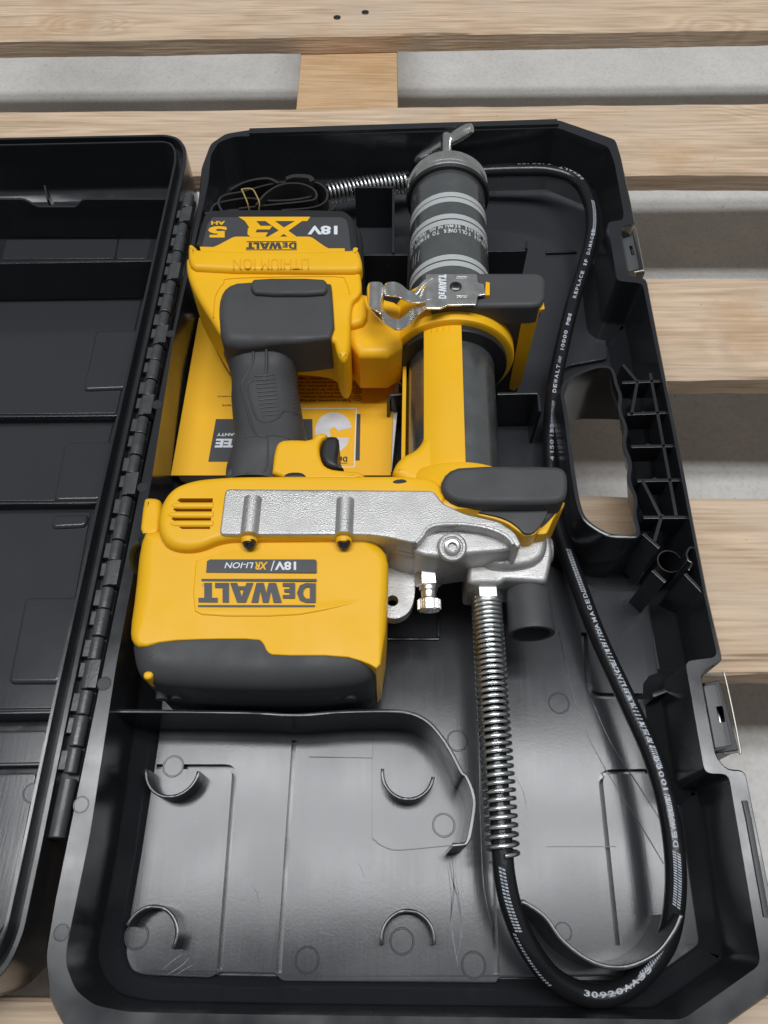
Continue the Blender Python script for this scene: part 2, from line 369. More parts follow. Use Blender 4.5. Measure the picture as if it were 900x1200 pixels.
def concrete():
    m = bpy.data.materials.new('smooth_concrete'); m.use_nodes = True; nt = m.node_tree; b = nt.nodes['Principled BSDF']; N = nt.nodes; L = nt.links
    tc = N.new('ShaderNodeTexCoord')
    n1 = N.new('ShaderNodeTexNoise'); n1.inputs['Scale'].default_value = 3; n1.inputs['Detail'].default_value = 10; n1.inputs['Roughness'].default_value = 0.7; L.new(tc.outputs['Object'], n1.inputs['Vector'])
    n2 = N.new('ShaderNodeTexNoise'); n2.inputs['Scale'].default_value = 260; n2.inputs['Detail'].default_value = 3; L.new(tc.outputs['Object'], n2.inputs['Vector'])
    cr = N.new('ShaderNodeValToRGB'); cr.color_ramp.elements[0].position = 0.35; cr.color_ramp.elements[0].color = (0.50, 0.49, 0.47, 1); cr.color_ramp.elements[1].position = 0.65; cr.color_ramp.elements[1].color = (0.68, 0.67, 0.645, 1)
    L.new(n1.outputs['Fac'], cr.inputs[0])
    mx = N.new('ShaderNodeMix'); mx.data_type = 'RGBA'; mx.blend_type = 'MULTIPLY'; mx.inputs[0].default_value = 0.25
    c2 = N.new('ShaderNodeValToRGB'); c2.color_ramp.elements[0].position = 0.3; c2.color_ramp.elements[0].color = (0.5, 0.5, 0.5, 1); c2.color_ramp.elements[1].position = 0.55
    L.new(n2.outputs['Fac'], c2.inputs[0]); L.new(cr.outputs[0], mx.inputs[6]); L.new(c2.outputs[0], mx.inputs[7])
    vo = N.new('ShaderNodeTexVoronoi'); vo.inputs['Scale'].default_value = 34; L.new(tc.outputs['Object'], vo.inputs['Vector'])
    lt = N.new('ShaderNodeMapRange'); lt.inputs[1].default_value = 0.075; lt.inputs[2].default_value = 0.03; lt.inputs[4].default_value = 0.55; L.new(vo.outputs['Distance'], lt.inputs[0])
    q = N.new('ShaderNodeMix'); q.data_type = 'RGBA'; q.inputs[7].default_value = (0.24, 0.22, 0.20, 1); L.new(lt.outputs[0], q.inputs[0]); L.new(mx.outputs[2], q.inputs[6]); L.new(q.outputs[2], b.inputs['Base Color'])
    b.inputs['Roughness'].default_value = 0.6
    bp = N.new('ShaderNodeBump'); bp.inputs['Strength'].default_value = 0.2; bp.inputs['Distance'].default_value = 0.001; L.new(n2.outputs['Fac'], bp.inputs['Height']); L.new(bp.outputs[0], b.inputs['Normal'])
    return m
M['concrete'] = concrete()

# ------------------------------------------------------------------ lettering
def glyph_mesh(txt, bold=0.0, shear=0.0, spacing=1.0):
    c = bpy.data.curves.new('t', 'FONT'); c.body = txt; c.size = 1; c.offset = bold; c.shear = shear; c.space_character = spacing
    c.resolution_u = 3
    o = bpy.data.objects.new('t', c)
    me = bpy.data.meshes.new_from_object(o)
    v = [(p.co.x, p.co.y) for p in me.vertices]; f = [tuple(q.vertices) for q in me.polygons]
    bpy.data.objects.remove(o); bpy.data.curves.remove(c); bpy.data.meshes.remove(me)
    return v, f
def finer(v, f, k=1):
    for _ in range(k):
        v = list(v); nf = []; mid = {}
        def mp(a, b):
            key = (min(a, b), max(a, b))
            if key not in mid: mid[key] = len(v); v.append(((v[a][0]+v[b][0])/2, (v[a][1]+v[b][1])/2))
            return mid[key]
        for t in f:
            for q in [(t[0], t[i], t[i+1]) for i in range(1, len(t)-1)]:
                a, b, c = q; ab, bc, ca = mp(a, b), mp(b, c), mp(c, a)
                nf += [(a, ab, ca), (ab, b, bc), (ca, bc, c), (ab, bc, ca)]
        f = nf
    return v, f
def fit_text(name, txt, x0, y0, x1, y1, z, m, parent, bold=0.02, shear=0.0, spacing=1.0, flip=True, height=0.0):
    """text fitted into the pixel box (x0..x1, y0..y1) on the plane z; flip = turned half round"""
    v, f = glyph_mesh(txt, bold, shear, spacing) if isinstance(txt, str) else txt
    xs = [a for a, _ in v]; ys = [b for _, b in v]
    ax, bx, ay, by = min(xs), max(xs), min(ys), max(ys)
    mb = MB(); vv = []
    for a, b in v:
        s = (a-ax)/(bx-ax); t = (b-ay)/(by-ay)
        if flip: s = 1-s; px, py = x0+(x1-x0)*s, y0+(y1-y0)*t
        else: px, py = x0+(x1-x0)*s, y1+(y0-y1)*t
        vv.append(P(px, py, z))
    mb.add(vv, f)
    return mb.build(name, m, parent, smooth=False, recalc=False)
def flat(name, polys, z, m, parent, th=0.0003):
    """thin printed or inlaid shapes given as pixel polygons"""
    mb = MB()
    for p in polys:
        mb.slab(G(p, z), z+0.00003*polys.index(p), z-th, 0.00001, 1)
    return mb.build(name, m, parent, smooth=False)
def logo_letters():
    """bold slab wordmark, drawn as polygons in a 0..1 high strip"""
    out = []; x = 0
    def put(w, loops): 
        nonlocal x
        out.append([[(x+a*w, b) for a, b in l] for l in loops]); x += w
    put(0.86, [[(0,0),(.08,0.02),(.5,0),(.82,.12),(.97,.5),(.82,.88),(.5,1),(0,1)], [(.30,.2),(.30,.8),(.48,.8),(.62,.68),(.66,.5),(.62,.32),(.48,.2)]])
    x += .06
    put(0.55, [[(0,0),(1,0),(1,.17),(.45,.17),(.45,.31),(.88,.31),(.88,.47),(.45,.47),(.45,.61),(1,.61),(1,.78),(0,.78)]])
    x += .04
    put(1.36, [[(0,1),(.27,1),(.35,.40),(.43,1),(.62,1),(.70,.40),(.77,1),(1,1),(.83,0),(.59,0),(.51,.52),(.43,0),(.19,0)]])
    x -= .10
    put(1.04, [[(0,0),(.30,0),(.35,.17),(.65,.17),(.70,0),(1,0),(.70,1),(.32,1)], [(.42,.36),(.59,.36),(.505,.70)]])
    x += .05
    put(0.62, [[(0,0),(1,0),(1,.26),(.46,.26),(.46,1),(0,1)]])
    x -= .12
    put(0.86, [[(.30,0),(.70,0),(.70,.76),(1,.76),(1,1),(0,1),(0,.76),(.30,.76)]])
    v = []; f = []
    for loops in out:
        base = len(v); fl = [p for l in loops for p in l]; v += fl
        for t in tessellate_polygon([[Vector((a, b, 0)) for a, b in l] for l in loops]):
            f.append(tuple(base+i for i in t))
    return v, f
LOGO = logo_letters()

# ================================================================== SETTING
m = MB(); m.box(-6, 6, -4, 8, -0.16, -0.140)
o = m.build('concrete_floor', M['concrete'], smooth=False); o['kind'] = 'structure'

pallet = thing('wooden_pallet', 'weathered pine pallet lying on the concrete under the black tool case', 'pallet', (0, 0.3, -0.14))
def board(name, farL, farR, nearL, nearR, z, th, mtl, xr=(-0.62, 0.78), lab=None):
    """slats running left to right: far and near edges given as world Y at x=xr"""
    mb = MB(); n = 160
    seed = random.random()*50
    rows = []
    for i in range(n+1):
        t = i/n; x = xr[0]+(xr[1]-xr[0])*t
        yf = farL+(farR-farL)*t; yn = nearL+(nearR-nearL)*t
        j = lambda k: (noise.noise(Vector((x*9, k*7.3+seed, 0)))*0.0024+noise.noise(Vector((x*60, k*3.1, seed)))*0.0009)
        b = 0.0022
        zz = z+noise.noise(Vector((x*3, seed, 1)))*0.0008
        rows.append([(x, yn+j(1), zz-th), (x, yn+j(2), zz-b), (x, yn+b+j(3), zz), (x, yf-b+j(4), zz), (x, yf+j(5), zz-b), (x, yf+j(6), zz-th)])
    base = len(mb.v)
    for r in rows: mb.v += r
    for i in range(n):
        for k in range(6):
            a = base+i*6+k; b2 = base+i*6+(k+1) % 6
            mb.f.append((a, b2, b2+6, a+6))
    mb.f.append(tuple(base+k for k in range(6))); mb.f.append(tuple(base+n*6+k for k in range(6)))
    o = mb.build(name, mtl, pallet, ang=25)
    if lab: o['label'] = lab
    return o
def edge(xa, ya, xb, yb, z=0.0):
    a = P(xa, ya, z); b = P(xb, yb, z); s = (b.y-a.y)/(b.x-a.x)
    return lambda x: a.y+s*(x-a.x)
XR = (-0.95, 1.05)
def pboard(far, near, z=0, mtl=None):
    f = edge(*far); n_ = edge(*near)
    return board('top_board', f(XR[0]), f(XR[1]), n_(XR[0]), n_(XR[1]), z, 0.020, mtl or M['wood'], XR)
pboard((0, -6, 900, -14), (0, 47, 900, 33))
board('top_board', 1.09, 1.09, 1.20, 1.20, 0, 0.020, M['wood'], XR)
pboard((0, 131, 900, 120), (0, 204, 900, 203))
pboard((0, 322, 900, 326), (0, 442, 900, 444))
pboard((0, 574, 900, 583), (0, 786, 900, 791))
board('top_board', -0.030, -0.036, -0.150, -0.156, 0, 0.020, M['wood'], XR)
board('top_board', -0.28, -0.28, -0.40, -0.40, 0, 0.020, M['wood'], XR)
for xa, xb, mt in ((350, 466, 'wood_fresh'), (-470, -330, 'wood'), (1330, 1450, 'wood')):
    mb = MB(); a = P(xa, 90, -0.021).x; b = P(xb, 90, -0.021).x
    if xa < 0: a, b = -0.80, -0.68
    if xa > 900: a, b = 0.86, 0.98
    mb.slab([(a, -0.40), (b, -0.40), (b, 1.20), (a, 1.20)], -0.0212, -0.042, 0.002, 2)
    o = mb.build('stringer_board', M[mt], pallet)
    for yb in (-0.34, 0.46, 1.02):
        mb = MB(); mb.slab([(a+0.004, yb-0.06), (b-0.004, yb-0.06), (b-0.004, yb+0.06), (a+0.004, yb+0.06)], -0.0425, -0.120, 0.003, 2)
        mb.build('block', M['wood'], pallet)
# nail heads on the slats over the middle stringer
for px, py in ((395, 20), (428, 14)):
    c = P(px, py, 0.0006); mb = MB(); mb.lathe(c, (0, 0, 1), [(-0.002, 0.004), (0, 0.0042), (0.0006, 0.003), (0.0007, 0)], 14, ref=Vector((0, 1, 0)))
    mb.build('nail', M['darksteel'], pallet)

# ================================================================== CARRYING CASE
case = thing('carrying_case', 'open black plastic tool case with hinged lid, metal latches and moulded compartments', 'tool case', (0.0, 0.3, 0.0))
ZR = 0.065; ZF = 0.009
t_outer = [(232,238),(236,195),(246,168),(264,156),(295,151),(655,140),(722,163),(728,182),(745,262),(728,266),(737,322),(758,326),(792,500),(830,697),(848,774),(822,790),(840,886),(852,901),(874,902),(902,1040),(925,1150),(815,1228),(110,1218),(75,1205),(57,1170),(52,1120),(62,1060),(78,982)]
t_inner = [(244,215),(247,182),(256,167),(274,160),(500,155),(655,150),(713,172),(720,190),(731,250),(730,258),(712,260),(723,329),(753,332),(787,500),(825,697),(841,770),(803,775),(826,906),(854,907),(892,1130),(800,1195),(300,1189),(150,1186),(110,1178),(88,1160),(77,1130),(78,1110),(105,980),(136,780),(178,560),(203,400)]
opening = [(660,483),(655,460),(659,446),(672,437),(697,427),(715,427),(722,435),(725,451),(731,464),(728,480),(738,503),(733,520),(743,543),(739,563),(749,583),(746,603),(752,622),(748,632),(722,632),(705,627),(683,612),(675,594),(668,552)]
op_out = G(opening, ZR); op_out = ccw(chaikin(op_out, 2))
OD = dirs(op_out)
op_in = [(p[0]+d.x*0.0030, p[1]+d.y*0.0030) for p, d in zip(op_out, OD)]
XS = P(716, 500, ZR).x
def under(p, k):
    w = min(1, max(0, (p[0]-XS)/0.006)); return (p[0]+0.0265*k*w, p[1])
op_bot = [under(p, 1) for p in op_in]
def tray():
    mb = MB()
    outer = ccw(rounded(G(t_outer, ZR), 0.004, 3)); inner = ccw(rounded(G(t_inner, ZR), 0.004, 3))
    mb.loft(outer, [(0.004, 0.002), (0.0, 0.010), (0.0, ZR-0.0012), (0.0010, ZR)], cap_top=True, cap_bot=False, holes=[inner], hole_prof=ZR-0.001)
    # inner wall, foot chamfer and floor sheet with the grip opening
    D = dirs(inner); n = len(inner); base = len(mb.v)
    rings = [(0.0, ZR-0.001), (0.0012, 0.022), (0.0025, 0.0195), (0.0105, ZF-0.0005), (0.013, 0.0050)]
    for d, z in rings: mb.v += [(p[0]+D[i].x*d, p[1]+D[i].y*d, z) for i, p in enumerate(inner)]
    for k in range(len(rings)-1):
        for i in range(n):
            j = (i+1) % n; mb.f.append((base+k*n+i, base+k*n+j, base+(k+1)*n+j, base+(k+1)*n+i))
    top = [base+(len(rings)-1)*n+i for i in range(n)]
    hb = len(mb.v); mb.v += [(p[0], p[1], 0.0050) for p in op_bot]; hi = [hb+i for i in range(len(op_in))]
    flat_i = top+hi
    for t in tessellate_polygon([[Vector(mb.v[i]) for i in top], [Vector(mb.v[i]) for i in hi]]): mb.f.append(tuple(flat_i[i] for i in t))
    # underside
    lo = len(mb.v); mb.v += [(p[0]+d.x*0.004, p[1]+d.y*0.004, 0.002) for p, d in zip(outer, dirs(outer))]; l1 = [lo+i for i in range(len(outer))]
    lh = len(mb.v); mb.v += [(p[0], p[1], 0.002) for p in op_bot]; l2 = [lh+i for i in range(len(op_in))]
    fl = l1+l2
    for t in tessellate_polygon([[Vector(mb.v[i]) for i in l1], [Vector(mb.v[i]) for i in l2]]): mb.f.append(tuple(fl[i] for i in t)[::-1])
    return mb.build('tray_shell', M['case'], case, ang=50, recalc=False)
tr = tray()
bm = bmesh.new(); bm.from_mesh(tr.data); bmesh.ops.remove_doubles(bm, verts=bm.verts, dist=2e-5); bmesh.ops.recalc_face_normals(bm, faces=bm.faces); bm.to_mesh(tr.data); bm.free()
tr.data.shade_smooth(); tr.data.set_sharp_from_angle(angle=math.radians(50))
# outer lip ridge along the far rim
mb = MB(); mb.slab(G([(292,150),(653,139),(655,145),(292,156)], ZR+0.003), ZR+0.003, ZR-0.002, 0.0006, 2); mb.build('far_rim_ridge', M['case'], case)
# grip opening collar
mb = MB(); mb.loft(op_out, [(0, lambda p: 0.0050+min(1, max(0, (p[0]-XS)/0.004))*0.052), (0.0, ZR-0.0008), (0.0008, ZR)], True, False, holes=[op_in], hole_prof=ZR-0.001)
rg = [(0, ZR-0.001), (0.36, 0.038), (0.75, 0.018), (1, 0.0050), (1, 0.002)]; base = len(mb.v); nn = len(op_in)
for k, z in rg: mb.v += [under(p, k)+(z,) for p in op_in]
for k in range(len(rg)-1):
    for i in range(nn):
        j = (i+1) % nn; mb.f.append((base+k*nn+i, base+k*nn+j, base+(k+1)*nn+j, base+(k+1)*nn+i))
mb.build('grip_collar', M['case'], case, ang=60)
# ribs of the hollow grip
def rib(a, b, zt=ZR-0.003, t=0.0023, name='grip_rib'):
    return wall(name, [a, b], zt, 0.044 if b[1] < 630 else ZF, t, M['case'], case, smooth=0, bev=0.0003)
for a, b in (((729,448),(778,446)), ((735,485),(784,483)), ((740,523),(792,522)), ((747,563),(800,562)), ((754,606),(806,606)),
             ((762,437),(793,606)), ((730,427),(747,447)), ((747,447),(740,487)), ((753,563),(775,606)), ((754,625),(773,642)), ((775,606),(767,634)),
             ((765,668),(780,682)), ((803,672),(825,695))):
    rib(a, b)
for px, py in ((754,484),(760,522),(768,562),(776,605),(748,447)):
    c = P(px, py, ZR-0.0035); mb = MB(); mb.lathe((c.x, c.y, 0.045), (0, 0, 1), [(0, .0022), (ZR-0.0035-.045-.0004, .0020), (ZR-0.0035-.045, .0015), (ZR-0.0035-.045, 0)], 12, ref=Vector((0, 1, 0)))
    mb.build('rib_post', M['case'], case)
# round boss for the pin hole below the grip
c = P(783, 660, 0.04)
mb = MB(); mb.lathe((c.x, c.y, ZF), (0, 0, 1), [(0, .0084), (0.034, .0080), (0.034, .0074), (0.0, .0072), (0.0, 0)], 28, ref=Vector((0, 1, 0))); mb.build('hole_boss', M['black'], case)
wall('hook_rib', [(818,643),(810,641),(805,648),(807,656),(811,660),(807,668)], ZR-0.003, ZF, 0.0016, M['case'], case, smooth=4)

# floor panels with moulded grooves
def strip(px, w, z=ZF, closed_ends=True):
    pts = G(px, z); return wallpath(pts, w)
def arcpath(pts, i, r=10, n=4):
    """round one corner of a pixel path"""
    p = Vector(pts[i]); a = Vector(pts[i-1]); b = Vector(pts[i+1])
    s = p+(a-p).normalized()*r; e = p+(b-p).normalized()*r
    arc = [tuple(s*(1-t)**2+p*2*t*(1-t)+e*t*t) for t in [k/n for k in range(n+1)]]
    return pts[:i]+arc+pts[i+1:]
gA = arcpath([(184,899),(276,899),(258,1136)], 1, 12)
gB = [(345,868),(327,1140)]
gC = arcpath([(782,904),(702,905),(723,1108)], 1, 14)
gD = [(576,1010),(579,1080),(582,1142)]
gE = arcpath([(684,742),(690,816),(764,817)], 1, 16)
grooves = [strip(gA, 0.0030), strip(gB, 0.0030), strip(gC, 0.0028), strip(gD, 0.0032), strip(gE, 0.0040)]
fl = [(200,700),(186,862),(165,1000),(150,1085),(147,1120),(154,1138),(170,1143),(247,1146),(256,1140),(322,1141),(330,1150),(582,1152),(585,1146),(760,1143),(782,1134),(820,1107),(806,1010),(793,925),(773,800),(758,697),(752,692),(722,692),(700,690),(672,676),(640,660),(600,640),(500,640),(300,650)]
mb = MB(); mb.slab(ccw(rounded(G(fl, ZF+0.0015), 0.003, 3)), ZF+0.0015, 0.0052, 0.0007, 3, holes=grooves, hole_bot=0.0052)
mb.build('floor_panel', M['floor'], case, ang=50)
# upper floor of the tray, under the tool and the hose
fl2 = [(250,330),(262,212),(560,207),(690,214),(700,300),(712,420),(668,428),(648,440),(650,560),(600,636),(300,645),(205,690)]
mb = MB(); mb.slab(ccw(rounded(G(fl2, ZF), 0.003, 3)), ZF, 0.0052, 0.0006, 3); mb.build('floor_panel', M['floor'], case, ang=50)
# faint mould lines
for path in ([(655,740),(666,790),(684,850),(712,905),(748,962),(778,1012)], [(694,820),(716,870),(745,915),(775,962)], [(560,760),(562,900),(563,960),(567,1040),(578,1090)],
             [(437,858),(436,970),(440,985),(452,993),(470,996),(535,990)], [(640,992),(722,992)], [(362,887),(437,888)]):
    wall('mould_line', path, ZF+0.00195, ZF+0.001, 0.0005, M['case'], case, smooth=4, bev=0.0001)
# ejector pin marks
def mark(px, py, z, rpx, up=0.0003):
    a = P(px-rpx, py, z); b = P(px+rpx, py, z); r = (b.x-a.x)/2; c = (a+b)/2
    mb = MB(); mb.lathe((c.x, c.y, z-0.0006), (0, 0, 1), [(0, r*1.06), (0.0006+up*0.3, r*1.05), (0.0006+up, r), (0.0006+up, r*0.93), (0.0006+up*0.35, r*0.88), (0.0006+up*0.35, 0)], 28, ref=Vector((0, 1, 0)))
    return mb.build('ejector_mark', M['floor'], case, ang=12)
zf = ZF+0.0015
for px, py, r in ((741,711,11),(655,824,12),(520,967,13),(536,868,12),(471,1103,14),(555,1131,14),(360,1125,14),(160,1097,14),(660,1092,10),(203,898,12),(757,857,11)):
    mark(px, py, zf, r)
for px, py, r in ((122,801,8),(95,943,9),(72,1093,9),(167,571,6),(184,474,6),(200,391,5)): mark(px, py, ZR, r, 0.0002)
# half-ring clips
def clip(cx, cy, a0, a1, rpx=30, zt=0.026):
    c = P(cx, cy, zt); r = rpx/ (F*SN-CN*(600-cy))*(CAM_H-zt)
    pts = [(c.x+r*math.cos(math.radians(a)), c.y+r*math.sin(math.radians(a))) for a in [a0+(a1-a0)*k/16 for k in range(17)]]
    mb = MB(); mb.slab(wallpath(pts, 0.0021), zt, ZF, 0.0006, 2); return mb.build('half_ring_clip', M['case'], case)
clip(202, 901, 180, 355, 31); clip(478, 905, 172, 350, 30); clip(176, 1097, -25, 160, 31); clip(478, 1102, -8, 188, 31)
# scuffs and scratches on the moulded floor
M['scuff'] = mat('scuffed_plastic', (0.16, 0.16, 0.17), 0.5, var=0.5, vscale=300)
def scuff(path, w):
    pts = spline(G(path, ZF+0.0016), 6); n = len(pts); L_ = []; R_ = []
    for i in range(n):
        a = Vector(pts[max(i-1,0)]); b = Vector(pts[min(i+1,n-1)]); d = (b-a).normalized(); q = Vector((-d.y, d.x))*w/2*math.sin(math.pi*(i+0.3)/n)*(0.6+0.4*random.random())
        p = Vector(pts[i]); L_.append(p+q); R_.append(p-q)
    mb = MB(); v = [(p.x, p.y, ZF+0.00158) for p in L_]+[(p.x, p.y, ZF+0.00158) for p in R_]
    mb.add(v, [(i, i+1, n+i+1, n+i) for i in range(n-1)]); mb.build('scuff', M['scuff'], case, smooth=False)
for pth, w in (([(526,1000),(530,1030),(536,1052),(540,1085),(538,1110)], .0010), ([(530,1005),(532,1040),(529,1070),(531,1100),(537,1132)], .0013), ([(533,1020),(539,1060),(541,1095),(536,1122)], .0007), ([(524,1012),(529,1052),(527,1092)], .0005), ([(294,1038),(301,1046),(303,1058)], .0006), ([(190,1136),(205,1124),(214,1118)], .0006), ([(196,1142),(212,1132),(222,1122)], .0007), ([(206,1143),(216,1136),(228,1130)], .0005), ([(372,1091),(392,1097)], .0003), ([(600,905),(612,925),(618,950)], .0003), ([(420,1010),(428,1030)], .0003), ([(640,860),(650,852)], .0004)):
    scuff(pth, w)
# compartment walls
wall('divider_wall', [(135,833),(290,835),(345,838),(400,834),(455,833),(482,836),(502,846),(518,864),(531,885),(541,905),(546,909),(553,925),(556,942),(552,970),(548,986),(541,990),(530,990)], 0.055, ZF, 0.0022, M['case'], case, smooth=3)
wall('hose_cradle', [(612,1056),(638,1074),(660,1103),(693,1127),(730,1134),(768,1119),(790,1092),(799,1072)], 0.055, ZF, 0.0022, M['case'], case, smooth=5)
for pth, zt in (([(416,219),(461,219)], 0.052), ([(461,221),(461,296)], 0.052), ([(420,298),(478,298)], 0.050), ([(566,294),(616,293)], 0.052), ([(617,291),(618,282)], 0.052), ([(455,470),(457,464)], 0.050), ([(457,462),(474,461)], 0.050), ([(583,461),(630,460)], 0.050), ([(631,462),(633,482)], 0.050),
                ([(434,700),(434,745)], 0.012), ([(434,748),(514,748)], 0.012), ([(514,746),(514,700)], 0.012), ([(640,295),(676,294)], 0.012)):
    wall('compartment_wall', pth, zt, ZF, 0.0022, M['case'], case, smooth=0)
wall('compartment_wall', [(765,815),(782,808),(800,800)], 0.030, ZF, 0.003, M['case'], case, smooth=0)
wall('compartment_wall', [(242,247),(260,246)], 0.05, ZF, 0.002, M['case'], case, smooth=0)
# raised black strip painting the dark of the groove in the right rim
wall('dark_groove_strip', [(873,938),(878,960),(899,1075)], ZR+0.001, ZR-0.001, 0.0030, M['black'], case, smooth=0, bev=0.0004)

# lid
ZL = 0.060
l_outer = [(-330,168),(195,157),(210,161),(218,172),(219,188),(189,330),(130,600),(88,800),(48,1000),(28,1095),(12,1132),(-20,1165),(-120,1200),(-700,1200)]
def lid():
    mb = MB(); pts = ccw(rounded(G(l_outer, ZL), 0.006, 4))
    mb.loft(pts, [(0.003, 0.001), (0, 0.008), (0, ZL-0.001), (0.0006, ZL), (0.0030, ZL), (0.0034, ZL-0.010), (0.0088, ZL-0.010), (0.0090, ZL-0.0004), (0.0096, ZL), (0.0108, ZL), (0.0112, ZL-0.001), (0.0125, 0.016), (0.0140, 0.013), (0.0205, 0.0075)], True, False)
    return mb.build('lid_shell', M['case'], case, ang=45)
lid()
ZLF = 0.0085
# raised lid floor panels: (pixel polygon, height)
for poly, zz in (([(-60,219),(192,217),(187,231),(-60,234)], ZLF), ([(8,281),(138,280),(134,303),(2,304)], ZLF), ([(140,280),(178,280),(172,303),(136,303)], ZLF-.0006),
                 ([(-60,354),(165,352),(136,484),(-60,486)], ZLF),
                 ([(-60,500),(132,497),(111,586),(-60,588)], ZLF), ([(-60,602),(106,600),(64,830),(-60,832)], ZLF), ([(-60,857),(54,856),(47,895),(-60,898)], ZLF), ([(-90,908),(42,906),(8,1080),(-20,1120),(-90,1130)], ZLF)):
    mb = MB(); mb.slab(ccw(rounded(G(poly, zz), 0.002, 2)), zz, 0.006, 0.0005, 2); mb.build('lid_floor_panel', M['floor'], case)
a = P(-60, 233, .05); b = P(193, 231, .05); mb = MB(); top = []
for i in range(61):
    t = i/60; x = a.x+(b.x-a.x)*t; px = -60+253*t; k = min(1, max(0, (px-26)/16))*min(1, max(0, (100-px)/16)); k = k*k*(3-2*k)
    top.append((x, 0.050-0.0078*k))
poly_ = [(x, z) for x, z in top]+[(b.x, 0.006), (a.x, 0.006)]; n_ = len(poly_)
mb.add([(x, a.y-0.0011, z) for x, z in poly_]+[(x, a.y+0.0011, z) for x, z in poly_], [tuple(range(n_)), tuple(range(2*n_-1, n_-1, -1))]+[(i, (i+1) % n_, n_+(i+1) % n_, n_+i) for i in range(n_)])
mb.build('lid_rib', M['case'], case)
for a, b, zt, zb in (([(-60,309),(178,305)], None, 0.050, 0), ([(-60,488),(137,486)], None, 0.016, 0), ([(-60,590),(113,588)], None, 0.016, 0), ([(-60,836),(60,834)], None, 0.026, 0), ([(-60,897),(46,895)], None, 0.014, 0)):
    wall('lid_rib', a, zt, 0.006, 0.0022, M['case'], case, smooth=4 if len(a) > 2 else 0)
wall('lid_rib', [(52,217),(56,234)], 0.045, 0.006, 0.002, M['case'], case, smooth=0)
for poly in ([(112,387),(163,386),(148,455),(97,457)], [(76,518),(132,517),(117,586),(62,587)], [(29,700),(93,699),(69,801),(9,801)], [(62,603),(104,602),(100,617),(59,619)], [(-30,640),(-6,640),(-30,790),(-50,790)]):
    mb = MB(); mb.slab(ccw(rounded(G(poly, ZLF+.0025), 0.004, 4)), ZLF+0.0026, ZLF-0.001, 0.0024, 5); mb.build('lid_raised_panel', M['floor'], case)
mark(38, 929, ZLF, 11); mark(75, 780, ZLF, 7)

# hinge: knuckles on one pin line
h0 = P(222, 230, 0.058); h1 = P(67, 982, 0.058); hd = (h1-h0); HL = hd.length; hd.normalize(); hs = hd.cross(Vector((0,0,1))); hs = hs if hs.x > 0 else -hs
NK = 14; pitch = (HL-0.05)/NK
def barrel(a, b, r, name='hinge_knuckle'):
    mb = MB(); A = h0+hd*a; mb.lathe(A, hd, [(0, 0), (0, r*.9), (0.0006, r), (b-a-0.0006, r), (b-a, r*.9), (b-a, 0)], 18)
    return mb
mb = barrel(0, 0.016, 0.0042); mb.build('hinge_knuckle', M['oldsteel'], case)
for k in range(NK):
    a = 0.018+k*pitch
    mb = barrel(a, a+pitch*0.52, 0.0043)
    A = h0+hd*a; B = h0+hd*(a+pitch*0.52)
    q = [A+hs*0.0005, B+hs*0.0005, B+hs*0.0062, A+hs*0.0062]
    if k % 2 == 0: mb.slab([(p.x, p.y) for p in q], 0.0630, 0.055, 0.0004, 2)
    q = [A-hs*0.0005+hd*0.001, A-hs*0.0005+hd*pitch*0.30, A-hs*0.0068+hd*pitch*0.30, A-hs*0.0068+hd*0.001]
    mb.slab([(p.x, p.y) for p in q], 0.0595, 0.055, 0.0003, 1)
    mb.build('hinge_knuckle', M['oldsteel'], case)
    mb = barrel(a+pitch*0.55, a+pitch*0.97, 0.0038)
    A = h0+hd*(a+pitch*0.60); B = h0+hd*(a+pitch*0.92)
    q = [A-hs*0.0005, B-hs*0.0005, B-hs*0.0068, A-hs*0.0068]; mb.slab([(p.x, p.y) for p in q], 0.0600, 0.055, 0.0004, 2)
    mb.build('hinge_knuckle', M['oldsteel'], case)
mb = barrel(HL-0.030, HL, 0.0045); mb.build('hinge_knuckle', M['oldsteel'], case)
mb = MB(); q = [h0-hs*0.008, h0+hs*0.004, h1+hs*0.004, h1-hs*0.008]; mb.slab([(p.x, p.y) for p in q], 0.0535, 0.050, 0.0004, 1); mb.build('hinge_web', M['black'], case)

# latches
def latch(body, bail, slot, tab, zt):
    mb = MB(); b = ccw(rounded(G(body, zt), 0.0015, 3)); mb.slab(b, zt, zt-0.035, 0.0008, 3, holes=[G(slot, zt)], hole_bot=zt-0.004)
    L = mb.build('latch', M['latchgrey'], case)
    mb = MB(); pts = [P(x, y, zt+0.008) for x, y in bail]; pts = [Vector(q) for q in spline([tuple(p) for p in pts], 4)]
    mb.tube(pts, 0.00058, 8); w = mb.build('latch_bail', M['wire'], L)
    mb = MB(); mb.slab(G(tab, zt-0.002), zt-0.002, zt-0.004, 0.0002, 1); mb.build('keeper', M['nickel'], L)
    mb = MB(); mb.slab(G([(p[0]+1, p[1]-3) for p in body[:2]]+[(body[2][0]+7, body[2][1]+5), (body[3][0]+2, body[3][1]+5)], zt-0.010), zt-0.010, zt-0.04, 0.0005, 1); mb.build('latch_back', M['black'], L)
    return L
latch([(728,274),(741,273),(749,314),(736,318)], [(732,267),(741,267),(745,269),(754,314),(753,317),(743,319)], [(737,288),(741,288),(744,299),(740,299)], [(739.5,292),(741,292),(742,298),(741,298)], 0.052)
latch([(824,803),(842,800),(859,874),(838,878)], [(824,791),(845,791),(850,794),(867,876),(864,881),(848,883)], [(839,828),(847,827),(850,846),(843,847)], [(839.5,829),(842.5,829),(846,850),(844,850)], 0.050)

